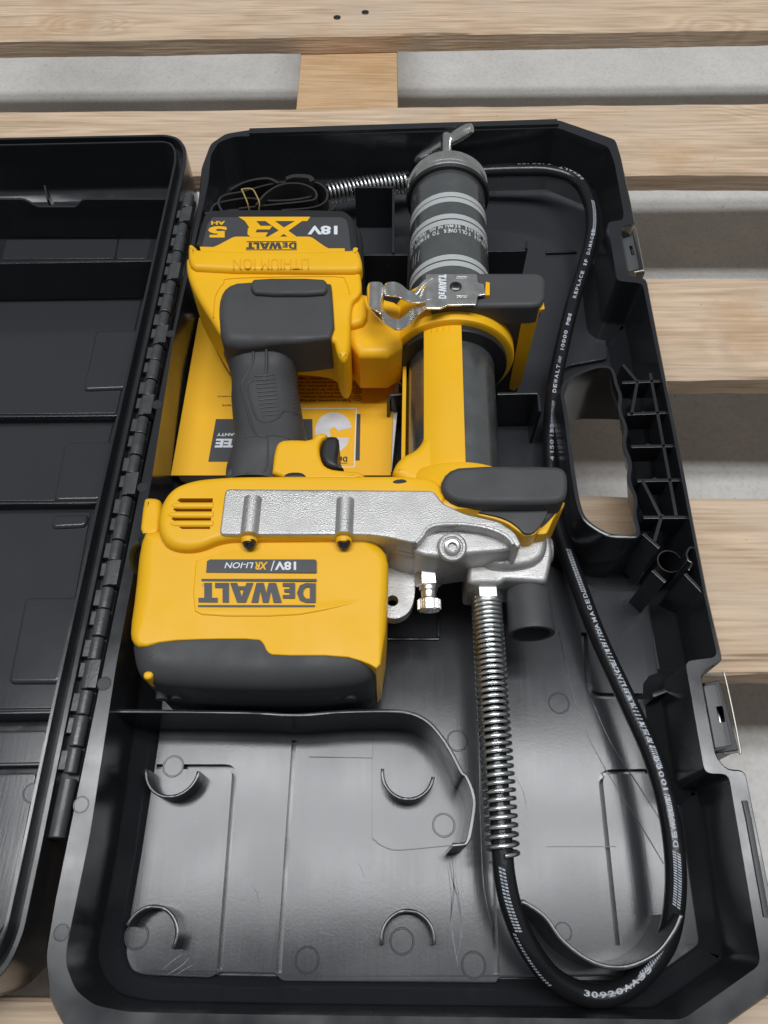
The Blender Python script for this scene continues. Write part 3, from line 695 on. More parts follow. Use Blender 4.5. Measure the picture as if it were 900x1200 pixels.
# ================================================================== BOOKLET
book = thing('instruction_booklet', 'yellow booklet with a silver 3 emblem under the grease gun grip', 'booklet', (-0.07, 0.30, 0.028))
ZB = 0.030
mb = MB(); mb.slab(G([(233,372),(462,372),(463,420),(458,557),(200,557)], ZB), ZB, ZB-0.0012, 0.0002, 2); mb.build('cover', M['paper'], book, smooth=False)
mb = MB(); mb.slab(G([(240,368),(469,368),(467,470),(459,553),(207,553)], ZB-0.0016), ZB-0.0014, 0.012, 0.0004, 2); mb.build('pages', M['whitepaper'], book, smooth=False)
zp = ZB+0.00025
flat('white_frame', [[(350,478),(418,478),(418,479.2),(350,479.2)], [(417,479.2),(418.2,479.2),(415.8,548),(414.6,548)], [(350,547),(415.6,547),(415.5,548),(350,548)]], zp, M['whitepaper'], book)
def arcring(cx, cy, rx, ry, k0, a0, a1, n=24):
    o_ = [(cx+rx*math.cos(math.radians(a0+(a1-a0)*i/n)), cy+ry*math.sin(math.radians(a0+(a1-a0)*i/n))) for i in range(n+1)]
    i_ = [(cx+rx*k0*math.cos(math.radians(a1+(a0-a1)*i/n)), cy+ry*k0*math.sin(math.radians(a1+(a0-a1)*i/n))) for i in range(n+1)]
    return o_+i_
flat('silver_emblem', [arcring(391, 506, 22, 23, 0.22, 125, 348)[:], [(391,513),(409,513),(407,521),(400,528),(392,531),(380,531),(371,526),(368,515)]], zp, M['silverfoil'], book)
flat('dark_bar', [[(418,485),(422.5,485),(421.5,539.5),(416.5,539.5)]], zp, M['label'], book)
fit_text('cover_text', LOGO, 372, 535, 407, 541, zp, M['print_black'], book)
flat('rule', [[(372,542.3),(407,542.3),(407,543),(372,543)]], zp, M['print_black'], book)
flat('dark_panel', [[(253,491),(366,491),(367,541),(244,541)]], zp, M['label'], book)
fit_text('cover_text', 'GUARANTEE', 251.5, 514, 362, 524.5, zp+.0003, M['print_white'], book, bold=0.045, shear=0.15)
fit_text('cover_text', 'WARRANTY', 254, 507.5, 296, 511, zp+.0003, M['print_white'], book, bold=0.03)
lines = [('DE','3 Jahre Garantie. Auf Registrierung', 'Herstellergarantie. Weitere Einzelheiten', 466.5), ('FR','Garantie 3 ans, complementaire sous', 'garantie ans de rachat, pour obtenir', 458), ('ES','3 anos de garantia, registre el', 'completamente antes de usar producto', 449.5), ('IT','3 anni di garanzia, registrare il', 'prodotto e leggere il manuale', 441), ('NL','3 jaar garantie. Registreer uw', 'machine binnen vier weken na', 432), ('PT','3 anos de garantia. Registe a', 'sua ferramenta no prazo', 424)]
for code, a, b, y in lines:
    fit_text('cover_text', a, 330, y+1.2, 411, y+4.0, zp, M['print_black'], book, bold=0.012)
    fit_text('cover_text', b, 326, y-3.0, 411, y-0.2, zp, M['print_black'], book, bold=0.012)
    fit_text('cover_text', code, 416, y-1.2, 421.5, y+1.4, zp, M['print_black'], book, bold=0.01)
    flat('language_oval', [arcring(418.8, y, 5.4, 3.2, 0.85, 0, 360, 24)], zp, M['print_black'], book)
for y, w in ((463,14),(474,9)):
    fit_text('cover_text', 'garantie du produit' if w > 10 else 'du fabricant', 269-w, y, 300, y+2.6, zp, M['print_black'], book, bold=0.01)

# ================================================================== SHOULDER STRAP
strap = thing('shoulder_strap', 'bundled black webbing shoulder strap held by a tan rubber band above the battery', 'strap', (-0.11, 0.52, ZF))
def ribbon(pxz, h, t, name='webbing', parent=strap, per=6):
    """upright folded webbing: path through (px, py, z of the top edge)"""
    pts = [P(*p) for p in pxz]; pts = spline([tuple(p) for p in pts], per)
    mb = MB(); n = len(pts); v = []
    for i in range(n):
        a = Vector(pts[max(i-1, 0)]); b = Vector(pts[min(i+1, n-1)]); p = Vector(pts[i]); d = (b-a); d.z = 0; d.normalize(); q = Vector((-d.y, d.x, 0))*t/2
        w = 0.0008*noise.noise(p*60)
        lean = q.normalized()*0.004*noise.noise(p*25)
        v += [p+q, p-q, p-q-Vector((0,0,h+w))+lean, p+q-Vector((0,0,h+w))+lean]
    f = []
    for i in range(n-1):
        for k in range(4):
            a = i*4+k; b = i*4+(k+1) % 4; f.append((a, b, b+4, a+4))
    f += [(0,1,2,3), tuple((n-1)*4+k for k in (3,2,1,0))]
    mb.add(v, f); return mb.build(name, M['webbing'], parent, ang=50)
ribbon([(262,250,.078),(256,238,.080),(262,229,.082),(285,224,.084),(315,216,.086),(345,212,.086),(372,214,.085),(383,224,.083),(381,236,.080),(365,243,.078),(330,246,.078)], 0.030, 0.0016)
ribbon([(246,252,.074),(250,241,.078),(262,236,.079),(290,232,.081),(318,235,.082),(350,233,.081),(372,228,.080)], 0.030, 0.0018)
ribbon([(300,240,.086),(312,226,.088),(330,216,.089),(352,215,.088),(368,222,.087),(370,232,.084),(355,236,.083),(315,240,.082),(280,244,.080)], 0.026, 0.0016)
ribbon([(270,222,.082),(285,214,.086),(300,210,.089),(315,209,.089),(326,214,.088)], 0.020, 0.0022)
ribbon([(335,209,.088),(345,206,.090),(362,207,.090),(366,212,.088)], 0.022, 0.004)
ribbon([(240,250,.070),(275,246,.072),(330,248,.072),(385,246,.070),(392,238,.068)], 0.030, 0.0025)
for pxs in ([(283,222,.090),(286,228,.090),(290,238,.088),(293,250,.080)], [(283,222,.090),(290,221,.091),(296,222,.091),(300,228,.090),(304,238,.088),(303,250,.080)]):
    pts = spline([tuple(P(*p)) for p in pxs], 5); mb = MB(); mb.tube(pts, 0.00055, 8); mb.build('rubber_band', M['band'], strap)

# ================================================================== GREASE GUN
gun = thing('grease_gun', 'yellow and grey cordless grease gun lying in the open case, its hose looped alongside', 'grease gun', (0.0, 0.28, ZF))
def part(name, px, zt, zb, r, m, sm=2, n=4, round_=None, parent=gun, holes=(), hole_bot=None, rz=None, ang=38, zo=None):
    """px traced at height zo (default: just under the top)"""
    g = G(px, (zt - min(r, 0.006)) if zo is None else zo)
    if round_ is not None: g = rounded(g, round_, 5)
    elif sm: g = chaikin(g, sm)
    mb = MB(); mb.slab(ccw(g), zt, zb, r, n, holes=holes, hole_bot=hole_bot, rz=rz); return mb.build(name, m, parent, ang=ang)

# grease tube: axis line
def AX(Y): return Vector((0.0482+0.025*(Y-0.343), Y, 0.062))
axd = (AX(1)-AX(0)).normalized()
TR = 0.0308
mb = MB(); mb.lathe(AX(0.222), axd, [(0, 0), (0, TR), (0.322, TR)], 72); tube_o = mb.build('grease_tube', M['tube'], gun)
# knurled end cap
mb = MB(); Y0 = 0.537
mb.lathe(AX(Y0), axd, [(0, TR), (0.000, TR+0.0022), (0.0015, TR+0.0034), (0.0045, TR+0.0034), (0.006, TR+0.0016), (0.0075, TR+0.0024), (0.0165, TR+0.0022), (0.0185, TR+0.001), (0.0205, TR-0.004), (0.0215, TR-0.010), (0.0225, 0.008), (0.0225, 0)], 72)
cap_o = mb.build('tube_end_cap', M['nickel'], gun)
mb = MB(); mb.lathe(AX(Y0), axd, [(-0.0035, TR+.0002), (-0.0035, TR+0.0030), (-0.0005, TR+0.0038), (0.0005, TR+0.0030), (0.0005, TR+.0002)], 64); mb.build('cap_gasket', M['black'], gun)
# T handle of the follower rod
sA = AX(0.565); sB = AX(0.617)
mb = MB(); mb.tube([sA, sB], 0.0050, 16); hnd = mb.build('pull_handle', M['nickel'], gun)
eA = PY(487, 186, 0.622); eB = PY(553, 150, 0.612); mid = (eA+eB)/2
n = 12; pts = [eA.lerp(eB, i/n) for i in range(n+1)]; rad = [0.0046+0.0012*math.cos((i/n-0.5)*math.pi)*0.5 for i in range(n+1)]; rad[0] = rad[-1] = 0.0034
mb = MB(); mb.tube(pts, rad, 14, up=Vector((0,1,0)), squash=1.35); mb.build('cross_bar', M['nickel'], hnd)
# printed bands and wording on the tube
def on_tube(Y, ang, r=TR+0.00012):
    c = AX(Y); return c+Vector((math.sin(ang)*r, 0, math.cos(ang)*r))
def tube_print():
    mb = MB()
    def quad(Y0, a0, Y1, a1, sk=0.0, w=1):
        v = [on_tube(Y0, a0), on_tube(Y0, a1), on_tube(Y1, a1+sk), on_tube(Y1, a0+sk)]
        mb.add(v, [(0,1,2,3)])
    for yc in (0.5045, 0.4985, 0.4800, 0.4735, 0.4365, 0.4300):
        n = 150
        for k in range(n):
            a = -1.75+3.5*k/n
            quad(yc-0.0021, a, yc+0.0021, a+3.5/n*0.72, 0.05)
        for k in range(n):
            a = -1.75+3.5*k/n
            quad(yc-0.0024, a, yc-0.0021, a+3.5/n); quad(yc+0.0021, a, yc+0.0024, a+3.5/n)
    def text(s, Yc, h, a_start, adv):
        # turned half round like the rest of the lettering: reads from +angle to -angle
        for i, ch in enumerate(s):
            if ch == ' ': continue
            v, f = finer(*glyph_mesh(ch, 0.025))
            vv = [on_tube(Yc - (b-0.35)*h, a_start - i*adv - a*adv*1.25) for a, b in v]
            mb.add(vv, f)
    text('MAX GREASE FOLLOWER TO REMOVE GREASE', 0.4640, 0.0058, 1.45, 0.088)
    text('REMOVE GREASE REMAINING WHEN EMPTY', 0.4690, 0.0048, 1.45, 0.088)
    for a in (-0.95, -1.08, -1.2): quad(0.445, a, 0.4560, a+0.014, 0.05)
    return mb.build('printed_bands', M['print_grey'], tube_o, smooth=False, recalc=False)
tube_print()
# knurl lines on the cap
mb = MB()
for k in range(90):
    a = -1.7+3.4*k/90; r = TR+0.0030
    v = [on_tube(Y0+0.0085, a, r-.0008), on_tube(Y0+0.0085, a+0.016, r-.0008), on_tube(Y0+0.0160, a+0.016, r-.0008), on_tube(Y0+0.0160, a, r-.0008), on_tube(Y0+0.0090, a+0.008, r-.0002), on_tube(Y0+0.0155, a+0.008, r-.0002)]
    mb.add(v, [(0,1,4),(1,2,5,4),(2,3,5),(3,0,4,5)])
o = mb.build('knurling', M['nickel'], cap_o); o['kind'] = 'stuff'

# cage around the tube: collar, top bar, base
def sector(name, prof, a0, a1, m, seg=40, parent=gun):
    """closed ring section: prof = loop of (Y, r)"""
    mb = MB(); rows = []
    for k in range(seg+1):
        a = a0+(a1-a0)*k/seg; rows.append([tuple(on_tube(Y, a, r)) for Y, r in prof])
    p = len(prof)
    for r in rows: mb.v += r
    for k in range(seg):
        for i in range(p):
            j = (i+1) % p; mb.f.append((k*p+i, k*p+j, (k+1)*p+j, (k+1)*p+i))
    if abs(abs(a1-a0)-2*math.pi) > 1e-3:
        mb.f.append(tuple(range(p))); mb.f.append(tuple(seg*p+i for i in range(p))[::-1])
    return mb.build(name, m, parent, ang=40)
def rl(y0, y1, r0, r1, b=0.002):
    return [(y0, r0), (y0, r1-b), (y0+b*.3, r1-b*.3), (y0+b, r1), (y1-b, r1), (y1-b*.3, r1-b*.3), (y1, r1-b), (y1, r0)]
cage = sector('cage_collar', rl(0.362, 0.402, 0.0375, 0.0455, 0.003), -math.pi, math.pi, M['yellow'], 80)
sector('cage_bar', rl(0.225, 0.375, 0.0325, 0.0400, 0.0025), -0.56, 0.10, M['yellow'], 20)
sector('cage_side', rl(0.225, 0.375, 0.0325, 0.0350, 0.0010), -1.9, -1.50, M['yellow'], 12)
sector('cage_base', rl(0.216, 0.252, 0.0325, 0.0445, 0.006), -2.0, 2.0, M['yellow'], 60)
sector('seal_ring', rl(0.3995, 0.407, 0.031, 0.0372, 0.001), -math.pi, math.pi, M['black'], 60)
sector('seal_ring', rl(0.357, 0.3625, 0.031, 0.0400, 0.001), -math.pi, math.pi, M['black'], 60)
# flare left of the cage base
part('cage_flare', [(458,562),(462,548),(472,537),(486,531),(495,520),(500,500),(520,500),(545,530),(548,570),(500,580)], 0.098, 0.06, 0.006, M['yellow'], 2)

# motor housing: band, grey end cap, yellow shell
shell = [(166,648,.010),(160,700,.012),(155,742,.010),(159,758,.006),(171,767,.002),(200,759,.0008),(250,757,.0008),(306,757,.0008),(312,762,.0008),(316,772,.0008),(324,776,.0008),(402,776,.0008),(430,784,.0008),(445,793,.001),(449,765,.003),(453,740,.006),(455,690,.006),(455,660,.006),(445,645,.008),(425,632,.006),(300,625,.006),(175,625,.008)]
capp = [(163,700),(160,760),(163,782),(168,798),(184,806),(215,810),(300,813),(380,812),(425,806),(440,797),(446,783),(449,700)]
g = ccw(chaikin(G(shell, 0.088), 1)); mb = MB(); mb.slab(g, 0.1000, 0.030, 0.01, 7); house = mb.build('motor_housing', M['yellow'], gun, ang=30)
mb = MB(); g = ccw(chaikin(G(capp, 0.080), 2)); mb.slab(g, 0.0988, 0.022, 0.014, 7); capo = mb.build('rubber_end_cap', M['rubber'], gun, ang=30)
for sx in ([(181,655),(177,690),(173,730),(173,752)], [(448,660),(449,700),(447,740),(443,775)]):
    pts = [tuple(P(x, y, 0.0986)) for x, y in sx]; mb = MB(); mb.tube(spline(pts, 5), 0.0003, 6); mb.build('mould_seam', M['relief_shade'], house)
# studs under the cap edge
for px in (190, 208, 252, 280, 312, 342, 366, 392, 410):
    c = P(px, 818, 0.064); mb = MB(); mb.tube([c+Vector((0,0.006,0)), c-Vector((0,0.0010,0))], [0.0042, 0.0034], 12); mb.build('cap_stud', M['rubber'], capo)
for y in (776, 792):
    part('side_vent', [(169,y-4),(177,y-6),(181,y-3),(178,y+4),(171,y+5),(168,y+2)], 0.0962 - (y-776)*0.0001, 0.080, 0.0015, M['yellow'], 2, parent=house, n=3)
# label plateau
part('label_plate', [(231,638),(446,638),(447,690),(425,704),(385,714),(340,722),(240,722),(224,714)], 0.1010, 0.098, 0.0010, M['yellow'], 1, n=3, zo=0.101, parent=house)
lp = S.objects['label_plate']; xa_ = P(385, 680, .101).x; xb_ = P(446, 680, .101).x; ya_ = P(300, 648, .101).y; yb_ = P(300, 638, .101).y
for v_ in lp.data.vertices:
    k = max(min(1, max(0, (v_.co.x-xa_)/(xb_-xa_))), min(1, max(0, (v_.co.y-ya_)/(yb_-ya_)))); v_.co.z -= 0.0016*k
zl = 0.1013
flat('name_strip', [rounded(G([(244,655.5),(370,655.5),(371,671),(242,671)], 0), .0, 1) and [(246,655.5),(369,655.5),(371,657),(371,671),(241.5,671),(242.5,657.5)]], zl, M['label'], house)
fit_text('lettering', '18V', 322, 658, 347, 668, zl+.0002, M['print_white'], house, bold=0.035, shear=0.0)
fit_text('lettering', '/', 317, 657, 322, 669, zl+.0002, M['print_white'], house, bold=0.0)
fit_text('lettering', 'XR', 299, 658.5, 314, 667.5, zl+.0002, M['yellow'], house, bold=0.03, shear=0.25)
fit_text('lettering', 'LI-ION', 263, 659, 297, 666, zl+.0002, M['print_white'], house, bold=0.012, shear=0.25)
fit_text('wordmark', LOGO, 232.5, 683, 370, 706, zl, M['label'], house)
flat('wordmark_rule', [[(236,678.3),(371,678.3),(371,681),(236,681)], [(232,709),(369,709),(369,711.3),(232,711.3)]], zl, M['label'], house)
flat('wordmark_dot', [[(238+1.8*math.cos(k*.785), 685+1.8*math.sin(k*.785)) for k in range(8)]], zl, M['copper'], house)
# gear housing band, higher than the shell
band = [(185,622,.006),(187,602,.006),(193,586,.006),(205,574,.005),(222,567,.005),(242,563,.005),(290,561,.004),(430,561,.004),(470,561,.004),(500,563,.004),(515,568,.004),(528,592,.004),(490,606,.003),(455,622,.003),(430,632,.003),(300,634,.004),(262,634,.004),(235,646,.004),(210,647,.005),(193,640,.006)]
vh = []
gb = ccw(chaikin(G(band, 0.102), 2))
slots = []
for (xa, xb, y) in ((208,250,587.5),(203,249,598),(201,248,609),(210,247,618.5)):
    slots.append(G([(xa+3, y-2.6),(xb, y-2.6),(xb-0.5, y+2.4),(xa+4, y+2.4),(xa, y)], 0.106))
mb = MB(); mb.slab(gb, 0.1070, 0.085, 0.005, 5, holes=slots, hole_bot=0.094); gband = mb.build('gear_housing', M['yellow'], gun, ang=32)
for i in range(3):
    y = (592.8, 603.5, 614)[i]; a = P((200,196,199)[i], y, 0.1065); b = P(250, y, 0.1065)
    mb = MB(); mb.tube([a+(b-a)*k/8 for k in range(9)], [0.0008]+[0.0021]*8, 12, squash=0.75); mb.build('vent_bar', M['yellow'], gband)
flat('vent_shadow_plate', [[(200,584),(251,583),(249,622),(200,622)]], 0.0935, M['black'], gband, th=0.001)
part('strap_lug', [(168,586,.004),(172,583,.004),(186,584,.004),(190,590,.004),(187,632,.002),(164,632,.002)], 0.096, 0.06, 0.004, M['yellow'], 1, zo=.094)
# fins of the silver casting set into the band
part('casting_recess', [(486,612),(560,605),(598,618),(611,636),(608,645),(585,648),(545,651),(520,655),(490,652),(478,640)], 0.1000, 0.06, 0.003, M['casting'], 1, n=4, zo=.098)
plate = part('gear_casting', [(264,573),(400,574),(508,575),(519,590),(545,602),(585,611),(604,624),(611,638),(607,643),(601,637),(590,627),(568,619),(540,615),(513,616),(502,620),(495,631),(486,637),(455,630),(430,627),(257,627)], 0.1085, 0.08, 0.0012, M['casting'], 0, n=3, round_=0.003, zo=0.1080)
part('casting_shoulder', [(418,612),(440,606),(560,612),(560,640),(545,648),(520,653),(498,656),(478,655),(458,648),(440,638),(425,630)], 0.094, 0.055, 0.004, M['casting'], 1, n=4, zo=0.09)
# raised rounded rim of the arm
pts = [tuple(P(x, y, 0.1075)) for x, y in ((487,636),(494,629),(500,620),(512,615),(540,614),(569,618),(592,627),(602,638))]
mb = MB(); mb.tube(spline(pts, 5), 0.0015, 10, squash=0.8); mb.build('casting_rim', M['casting'], plate)
for xa, ya, xb, yb in ((297,581,292,627), (405,583,403,627)):
    a = P(xa, ya, 0.1085); b = P(xb, yb, 0.1085); n = 14
    pts = [a+(b-a)*k/n for k in range(n+1)]; rad = [0.0052*min(1, math.sqrt(1-(1-min(1, k/3.0))**2)+0.25) for k in range(n+1)]
    mb = MB(); mb.tube(pts, rad, 20, squash=0.9); mb.build('screw_boss', M['casting'], plate)
    c = P(xb, yb+5, 0.104); mb = MB(); mb.tube([c+Vector((0,0.006,0)), c+Vector((0,-0.001,0)), c+Vector((0,-0.0028,0))], [0.0048, 0.0048, 0.0040], 20); mb.build('screw_seat', M['yellow'], gun)
    c = P(xb, yb+10, 0.1055)
    ax = Vector((0, -0.72, 0.69)); mb = MB(); mb.lathe(c+Vector((0,.001,-.001)), ax, [(-0.004, .0038), (0.0012, .0038), (0.0022, .0031), (0.0022, .0016), (0.0008, .0014), (0.0008, 0)], 20, ref=Vector((1,0,0))); mb.build('screw', M['darksteel'], gun)
c = P(173, 634, 0.092); mb = MB(); mb.lathe(c, Vector((0,-.7,.7)), [(-0.004, .0052), (0.001, .0052), (0.0024, .0040), (0.0024, .002), (0.001, .0018), (0.001, 0)], 20, ref=Vector((1,0,0))); mb.build('screw', M['darksteel'], gun)
pts = [tuple(P(*p)) for p in ((168,637,.090),(160,641,.088),(156,652,.082),(157,664,.076),(163,672,.070),(170,670,.072),(168,655,.080),(170,645,.086))]
mb = MB(); mb.tube(spline(pts, 5), 0.0017, 10, squash=2.0); mb.build('strap_ring', M['olive'], gun)
# hex plug
c = P(530, 641, 0.1035); axn = Vector((0.05, -0.35, 0.94)).normalized()
mb = MB(); mb.lathe(c, axn, [(-0.02, .0086), (0, .0084), (0.0008, .0074), (0.0008, .0062), (-0.0006, .0058), (-0.0006, 0)], 36, ref=Vector((0,1,0))); pl = mb.build('plug_boss', M['casting'], gun)
mb = MB(); mb.lathe(c+axn*0.0006, axn, [(-0.002, .0052), (0, .0050), (0.0006, .0042), (0.0006, .0027), (-0.0002, .0026)], 30, ref=Vector((0,1,0))); mb.lathe(c+axn*0.0006, axn, [(0.0006, .0027), (-0.0035, .0025), (-0.0035, 0)], 6, ref=Vector((0,1,0))); mb.build('hex_plug', M['nickel'], pl)
# valve block, nut, spring, black outlet, side boss
part('valve_block', [(547,655),(562,648),(586,645),(592,640),(615,635),(638,626),(645,630),(648,645),(645,665),(641,683),(592,680),(587,684),(548,684)], 0.080, 0.045, 0.003, M['casting'], 0, n=4, round_=0.003, zo=0.079)
part('valve_step', [(560,640),(590,634),(612,620),(640,622),(643,640),(634,660),(600,668),(565,664)], 0.086, 0.045, 0.005, M['casting'], 2, n=4, zo=0.084)
c = P(644, 645, 0.066); mb = MB(); mb.lathe(c-Vector((.010,0,0)), Vector((1,0,0)), [(0, .0088), (0.009, .0088), (0.011, .0075), (0.011, 0)], 28); mb.build('side_boss', M['casting'], gun)
hz = 0.066
nc = P(569, 686, hz)
mb = MB(); mb.lathe(nc+Vector((0,.002,0)), Vector((0,-1,0)), [(0, .0088), (0.003, .0088), (0.003, 0)], 30); mb.build('copper_washer', M['copper'], gun)
d0 = (P(571, 720, hz)-P(569, 690, hz)).normalized()
mb = MB(); mb.lathe(nc-Vector((0,.001,0)), d0, [(0, 0), (0, .0092), (0.0008, .0103), (0.0097, .0103), (0.0105, .0092), (0.0105, 0)], 6, ref=Vector((1,0,0))); mb.build('hose_nut', M['steel'], gun, smooth=False)
c = P(617, 684, 0.064); e = P(623, 743, 0.064); dd = (e-c).normalized(); Lo = (e-c).length
mb = MB(); mb.lathe(c-dd*0.004, dd, [(0, .0126), (Lo-0.003, .0136), (Lo+0.0015, .0142), (Lo+0.004, .0136), (Lo+0.004, .0112), (Lo-0.012, .0108), (Lo-0.012, 0)], 48); mb.build('outlet_sleeve', M['rubber'], gun)
# eyelet
ey = ccw(chaikin(G([(440,655),(487,660),(487,700),(480,718),(466,726),(453,724),(444,722)], 0.068), 2))
hc = P(460, 704, 0.068); hole = [(hc.x+.0036*math.cos(k*.3927), hc.y+.0036*math.sin(k*.3927)) for k in range(16)]
mb = MB(); mb.slab(ey, 0.068, 0.060, 0.0008, 2, holes=[hole]); mb.build('eyelet', M['casting'], gun)
# relief valve
c = P(501, 662, 0.072); dv = (P(503, 712, 0.068)-c).normalized()
mb = MB(); mb.lathe(c, dv, [(-0.006, .0090), (0.004, .0088), (0.0050, .0070), (0.0050, 0)], 30); rv = mb.build('valve_boss', M['casting'], gun)
mb = MB(); mb.lathe(c, dv, [(0.0050, .0070), (0.0056, .0080), (0.0130, .0080), (0.0138, .0068), (0.0138, 0)], 6, ref=Vector((1,0,0))); h = mb.build('relief_valve', M['steel'], gun, smooth=False)
mb = MB(); mb.lathe(c, dv, [(0.0136, .0056), (0.0160, .0058), (0.0168, .0048), (0.0205, .0048), (0.0213, .0054)], 28); mb.build('valve_neck', M['nickel'], h)
prof = []; mb = MB(); mb.lathe(c, dv, [(0.0210, .0035), (0.0213, .0062), (0.0220, .0068), (0.0280, .0068), (0.0287, .0062), (0.0287, 0)], 40)
for k in range(40):
    a = k*2*math.pi/40; 
    if k % 2: continue
mb.build('valve_knob', M['nickel'], h)
mb = MB()
side = dv.cross(Vector((0,0,1))).normalized(); up2 = side.cross(dv)
for k in range(32):
    a = k*2*math.pi/32; q = side*math.sin(a)+up2*math.cos(a)
    mb.tube([c+dv*0.0222+q*.0068, c+dv*0.0278+q*.0068], 0.00035, 5)
o = mb.build('knob_knurling', M['nickel'], h); o['kind'] = 'stuff'

# bumpers
part('bumper', [(541,547),(650,547),(661,551),(665,560),(665,577),(661,587),(650,591),(600,592),(542,591),(524,584),(515,570),(523,554)], 0.1125, 0.090, 0.0035, M['rubber'], 1, n=5, zo=0.110)
lowb = part('bumper_skirt', [(520,565),(660,560),(664,580),(650,604),(632,622),(612,624),(600,612),(575,602),(545,597),(528,586)], 0.0990, 0.075, 0.003, M['rubber'], 2, n=3, zo=0.096)
part('bumper_trim', [(514,562),(510,574),(516,586),(531,598),(556,603),(590,611),(606,622),(615,629),(630,627),(640,600),(640,560),(530,552)], 0.1005, 0.08, 0.0012, M['yellow'], 2, n=2, zo=0.1000)
part('bumper_skirt', [(519,565),(515,573),(520,583),(535,595),(560,600),(592,607),(608,618),(614,626),(628,625),(646,596),(640,560),(530,556)], 0.1022, 0.08, 0.0010, M['rubber'], 2, n=2, zo=0.1020)
part('bumper_edge', [(637,592),(663,587),(660,596),(650,606),(643,622),(640,627),(626,627),(634,606)], 0.096, 0.05, 0.0015, M['yellow'], 1, n=2, zo=0.095)
a = P(540, 560, 0.108); b = P(650, 588, 0.108)
mb = MB(); mb.slab([(a.x, b.y+0.002), (b.x, b.y+0.002), (b.x, a.y-0.002), (a.x, a.y-0.002)], 0.105, 0.010, 0.001, 2); mb.build('foot_plate', M['rubber'], gun)
# upper bumper and its plate
part('bumper', [(560,322),(628,322),(636,325),(639,332),(638,352),(633,359),(624,361),(560,362),(530,362),(505,362),(505,322)], 0.1125, 0.095, 0.003, M['rubber'], 0, n=5, round_=0.003, zo=0.110)
a = P(520, 330, 0.108); b = P(634, 360, 0.108)
mb = MB(); mb.slab([(a.x, b.y+0.0005), (b.x-0.002, b.y+0.0005), (b.x-0.002, a.y-0.002), (a.x, a.y-0.002)], 0.1, 0.010, 0.001, 2); fp = mb.build('foot_plate', M['rubber'], gun)
Yf = b.y
mb = MB()
pol = [(638,361),(632,366),(619,415),(611,448),(603,457),(597,455),(597,449),(604,414),(612,372),(618,364)]
fr = [PY(x, y, Yf) for x, y in pol]; bk = [Vector((p.x, p.y+0.006, p.z)) for p in fr]; fr = [Vector((p.x, p.y-0.0008, p.z)) for p in fr]
n = len(fr); mb.add(fr+bk, [tuple(range(n)), tuple(range(2*n-1, n-1, -1))]+[(i, (i+1) % n, n+(i+1) % n, n+i) for i in range(n)]); mb.build('plate_edge', M['yellow'], gun, ang=30)

# strap hook of sheet steel
def sheet(name, pts, z, th, m, parent, holes=(), r=0.0003):
    mb = MB(); mb.slab(ccw(pts), z, z-th, r, 2, holes=holes, hole_bot=None); return mb.build(name, m, parent, ang=40)
zh = 0.1165
hook = sheet('hook_plate', rounded(G([(499,321),(559,321),(560,331),(567,333),(569,345),(560,346),(558,357),(526,357),(516,361),(499,361)], zh), .0008, 2), zh, 0.0014, M['nickel'], gun)
for b in ([(535,321.5),(547,321.5),(547,324.5),(535,324.5)], [(535,344),(548,344),(548,347),(535,347)]):
    mb = MB(); mb.slab(G(b, zh+.0006), zh+.0007, zh-.0005, 0.0004, 2); mb.build('pressed_rib', M['nickel'], hook)
c = P(534, 336, zh); mb = MB(); mb.lathe(c, (0,0,1), [(-0.0005, .0042), (0.0008, .0040), (0.0014, .0030), (0.0014, .0018), (0.0004, .0016), (0.0004, 0)], 20, ref=Vector((0,1,0))); mb.build('hook_screw', M['darksteel'], hook)
# engraved name, reading up the plate
v, f = LOGO; xs = [a for a, _ in v]; mx_ = max(xs)
vv = [P(523-8.5*(1-b), 322+28.5*(a/mx_), zh+0.0002) for a, b in v]
vv = [P(514+9*(b), 350-28.5*(a/mx_), zh+0.0002) for a, b in v]
mb = MB(); mb.add(vv, f); mb.build('stamped_name', M['print_white'], hook, smooth=False, recalc=False)
part('catch_tongue', [(569,331),(574,332),(574,347),(568,347)], 0.1150, 0.105, 0.0006, M['yellow'], 0, n=2, parent=hook, zo=.114)
# the two bent arms of the hook: strips following a profile along X
def strapstrip(name, prof, w, m, parent, th=0.0013):
    """prof: (px, py centre, z, half width in px of y)"""
    mb = MB(); n = len(prof); rows = []
    pr = spline(prof, 5)
    for i, q in enumerate(pr):
        c = P(q[0], q[1], q[2]); hw = q[3]/(F*SN-CN*(600-q[1]))*(CAM_H-q[2])
        a = pr[max(i-1,0)]; b = pr[min(i+1, len(pr)-1)]
        A = P(*a[:3]); B = P(*b[:3]); t = (B-A); t.y *= 0.15; t.normalize(); nn = Vector((-t.z, 0, t.x)).normalized()
        if nn.z < 0: nn = -nn
        o_ = Vector((0, hw, 0))
        rows.append([c+o_+nn*th/2, c-o_+nn*th/2, c-o_-nn*th/2, c+o_-nn*th/2])
    for r in rows: mb.v += [tuple(x) for x in r]
    for i in range(len(rows)-1):
        for k in range(4):
            j = (k+1) % 4; mb.f.append((i*4+k, i*4+j, (i+1)*4+j, (i+1)*4+k))
    mb.f.append((0,1,2,3)); mb.f.append(tuple((len(rows)-1)*4+k for k in (3,2,1,0)))
    return mb.build(name, m, parent, ang=35)
